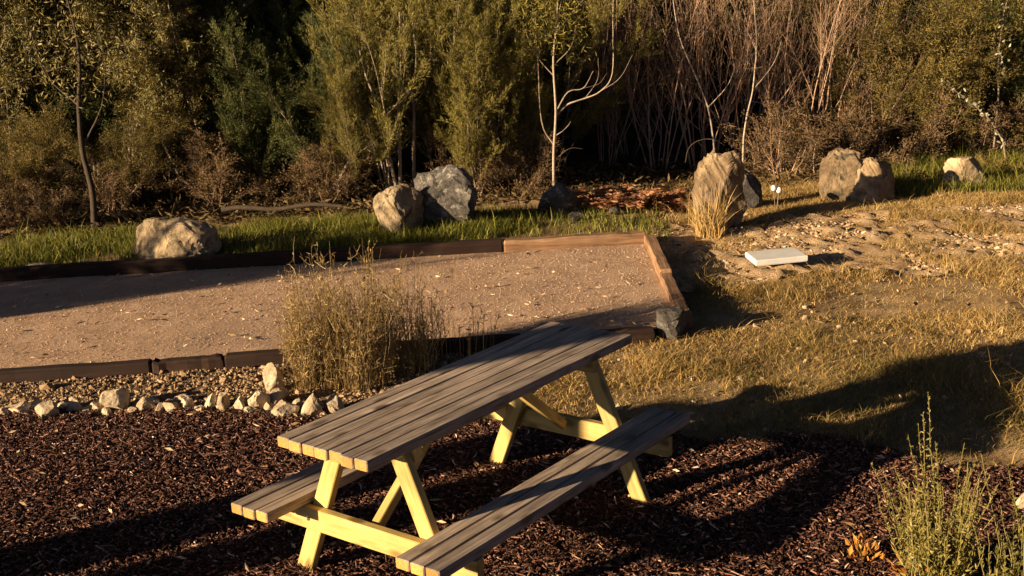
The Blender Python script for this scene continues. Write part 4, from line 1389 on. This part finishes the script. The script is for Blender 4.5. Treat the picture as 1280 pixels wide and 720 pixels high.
# arching branch with round pale leaves at the right edge
r = np.random.default_rng(99)
pts = [(.75, .0), (.68, .35), (.5, .62), (.25, .85), (.02, 1.02), (-.12, 1.12)]
p = F(1196, 14.9)
t = empty('arching_branch', p, 0, label='arching branch with rows of round pale leaves above the cream block boulder', cat='branch')
W3 = np.array([[RGT[0] * a, RGT[1] * a, b] for a, b in pts])
Vt, Ft, Tt = tubes_np([(W3, np.linspace(.014, .004, len(pts)))], r, 5)
link('stem', mesh_np('arching_stem', Vt, Ft, M['bark_pale'], Tt, smooth=True), t)
lf = mesh_np('round_leaf', np.array([[0, 0, 0], [.022, -.02, .004], [.05, -.018, .002], [.062, 0, 0], [.05, .018, .002], [.022, .02, .004]]), np.array([[0, 1, 2, 3, 4, 5]]), M['leaf_pale'], [.6])
for k in range(62):
    f_ = r.uniform(.5, 4.95); i = int(f_)
    c = W3[i] + (W3[i + 1] - W3[i]) * (f_ - i) + r.normal(0, .025, 3)
    o = link('leaf', lf, t); o.location = c; o.rotation_euler = r.uniform(-1.2, 1.2, 3) + np.array([0, 0, r.uniform(0, 6.28)])
limb_thing('upright_branch', 1252, 15.2, [(0, .2), (.02, .9), (-.02, 1.5), (.06, 2.2)], [.014, .012, .009, .005], M['bark_pale'], 'upright branch with scattered pale leaves at the right edge of the bush', 'branch', (),
           (M['leaf_pale'], 60, [(0, 1.5), (0, 1.8), (.03, 2.1), (0, 1.2)], (.05, .07), (.03, .04), .09), 'stem')
# fallen log behind the green grass
a, b = G(272, 283), G(425, 276)
d = b - a
o = link('fallen_log', tubes_np and mesh_np('fallen_log', *(lambda q: (q[0], q[1]))(tubes_np([(np.stack([np.linspace(0, d[0], 9), np.linspace(0, d[1], 9), .06 + .02 * np.sin(np.arange(9) * 1.3)], 1), np.linspace(.03, .02, 9))], r, 8)), M['bark_dark'], np.full(64, .8), smooth=True),
         label='thin grey fallen log lying behind the sunlit green grass', cat='log')
o.location = a + np.array([*(FWD * .25), .08])
# two small white caps on a stake beside the upright boulder
p = G(970, 262)
t = empty('marker_stake', p + np.array([0, 0, 0]), 0, label='thin stake with two small white caps in the shade right of the tall upright boulder', cat='marker')
cap_v, cap_f = ICO[1]
for dx, dz in ((-.028, .24), (.03, .215)):
    Vt, Ft, Tt = tubes_np([(np.array([[RGT[0] * dx * .3, RGT[1] * dx * .3, 0], [RGT[0] * dx, RGT[1] * dx, dz]]), np.array([.004, .004]))], r, 5)
    link('stake', mesh_np('stake', Vt, Ft, M['bark_pale'], Tt), t)
    o = link('cap', mesh_np('cap', cap_v * np.array([.032, .032, .036]), cap_f, M['white'], smooth=True), t)
    o.location = (RGT[0] * dx, RGT[1] * dx, dz)


# ------------------------------------------------------------------ trees beyond the left edge of the picture that shade the court and mulch
SH = np.array([math.cos(SUN_AZ), math.sin(SUN_AZ)])       # towards the sun
SN = np.array([SH[1], -SH[0]])                            # across it
if SN @ np.array([.41, .91]) < 0: SN = -SN


def shade_at(n, along): return SN * n + SH * along


OFF = 'trees beyond the left edge of the picture'
for i, (n_, al, sc_) in enumerate(((6.1, 5.0, .72), (6.05, 5.8, .74), (6.3, 6.4, .74), (6.5, 5.2, .54), (6.55, 5.7, .52), (6.9, 5.0, .46), (7.15, 5.3, .43))):
    put('feathery', i, 0, 0, sc_, 'feathery_shrub', 'upright shrub beyond the left edge that shades the far left of the court', 'shrub', OFF, at=shade_at(n_, al), part='crown', stem='stems', sz=sc_ * .98)
# a tall tree trunk and a stump, both unseen, placed for the shadows that cross the mulch
pt = shade_at(.40, 7.5)
r = np.random.default_rng(4)
hh = np.linspace(-.1, 7, 14)
t = empty('tall_tree', (pt[0], pt[1], 0), 0, label='tall bare trunked tree beyond the left edge of the picture', cat='tree')
Vt, Ft, Tt = tubes_np([(np.stack([.05 * np.sin(hh), .04 * np.cos(hh * 1.3), hh], 1), np.linspace(.205, .15, 14))], r, 12)
link('trunk', mesh_np('tall_trunk', Vt, Ft, M['bark_dark'], Tt, smooth=True), t)
o = link('crown', PROTO['forest'][1][1], t); o.location = (0, 0, 4.2)
pt = shade_at(.88, 4.6)
Vt, Ft, Tt = tubes_np([(np.stack([np.zeros(8), np.zeros(8), np.array([-.1, .3, .6, .9, 1.3, 1.37, 1.4, 1.4])], 1), np.array([.20, .2, .195, .19, .19, .17, .10, .004]))], r, 12)
o = link('tree_stump', mesh_np('tree_stump', Vt, Ft, M['bark_dark'], Tt, smooth=True), label='tree stump beyond the left edge of the picture', cat='stump')
o.location = (pt[0], pt[1], 0)
# unseen trees added behind the viewer to block skylight and deepen shadows
SKY_BLOCKERS = [(-16, -13), (-11, -17), (-5, -18.5), (1, -18), (7, -16.5), (12, -13), (-20, -7), (16, -9), (18, -4)]
for i, (x_, y_) in enumerate(SKY_BLOCKERS):
    put('forest', i, 0, 0, 1.55, 'forest_tree', 'unseen tree added behind the viewer to block skylight', 'tree', 'sky blocking trees added behind the viewer', at=(x_, y_))
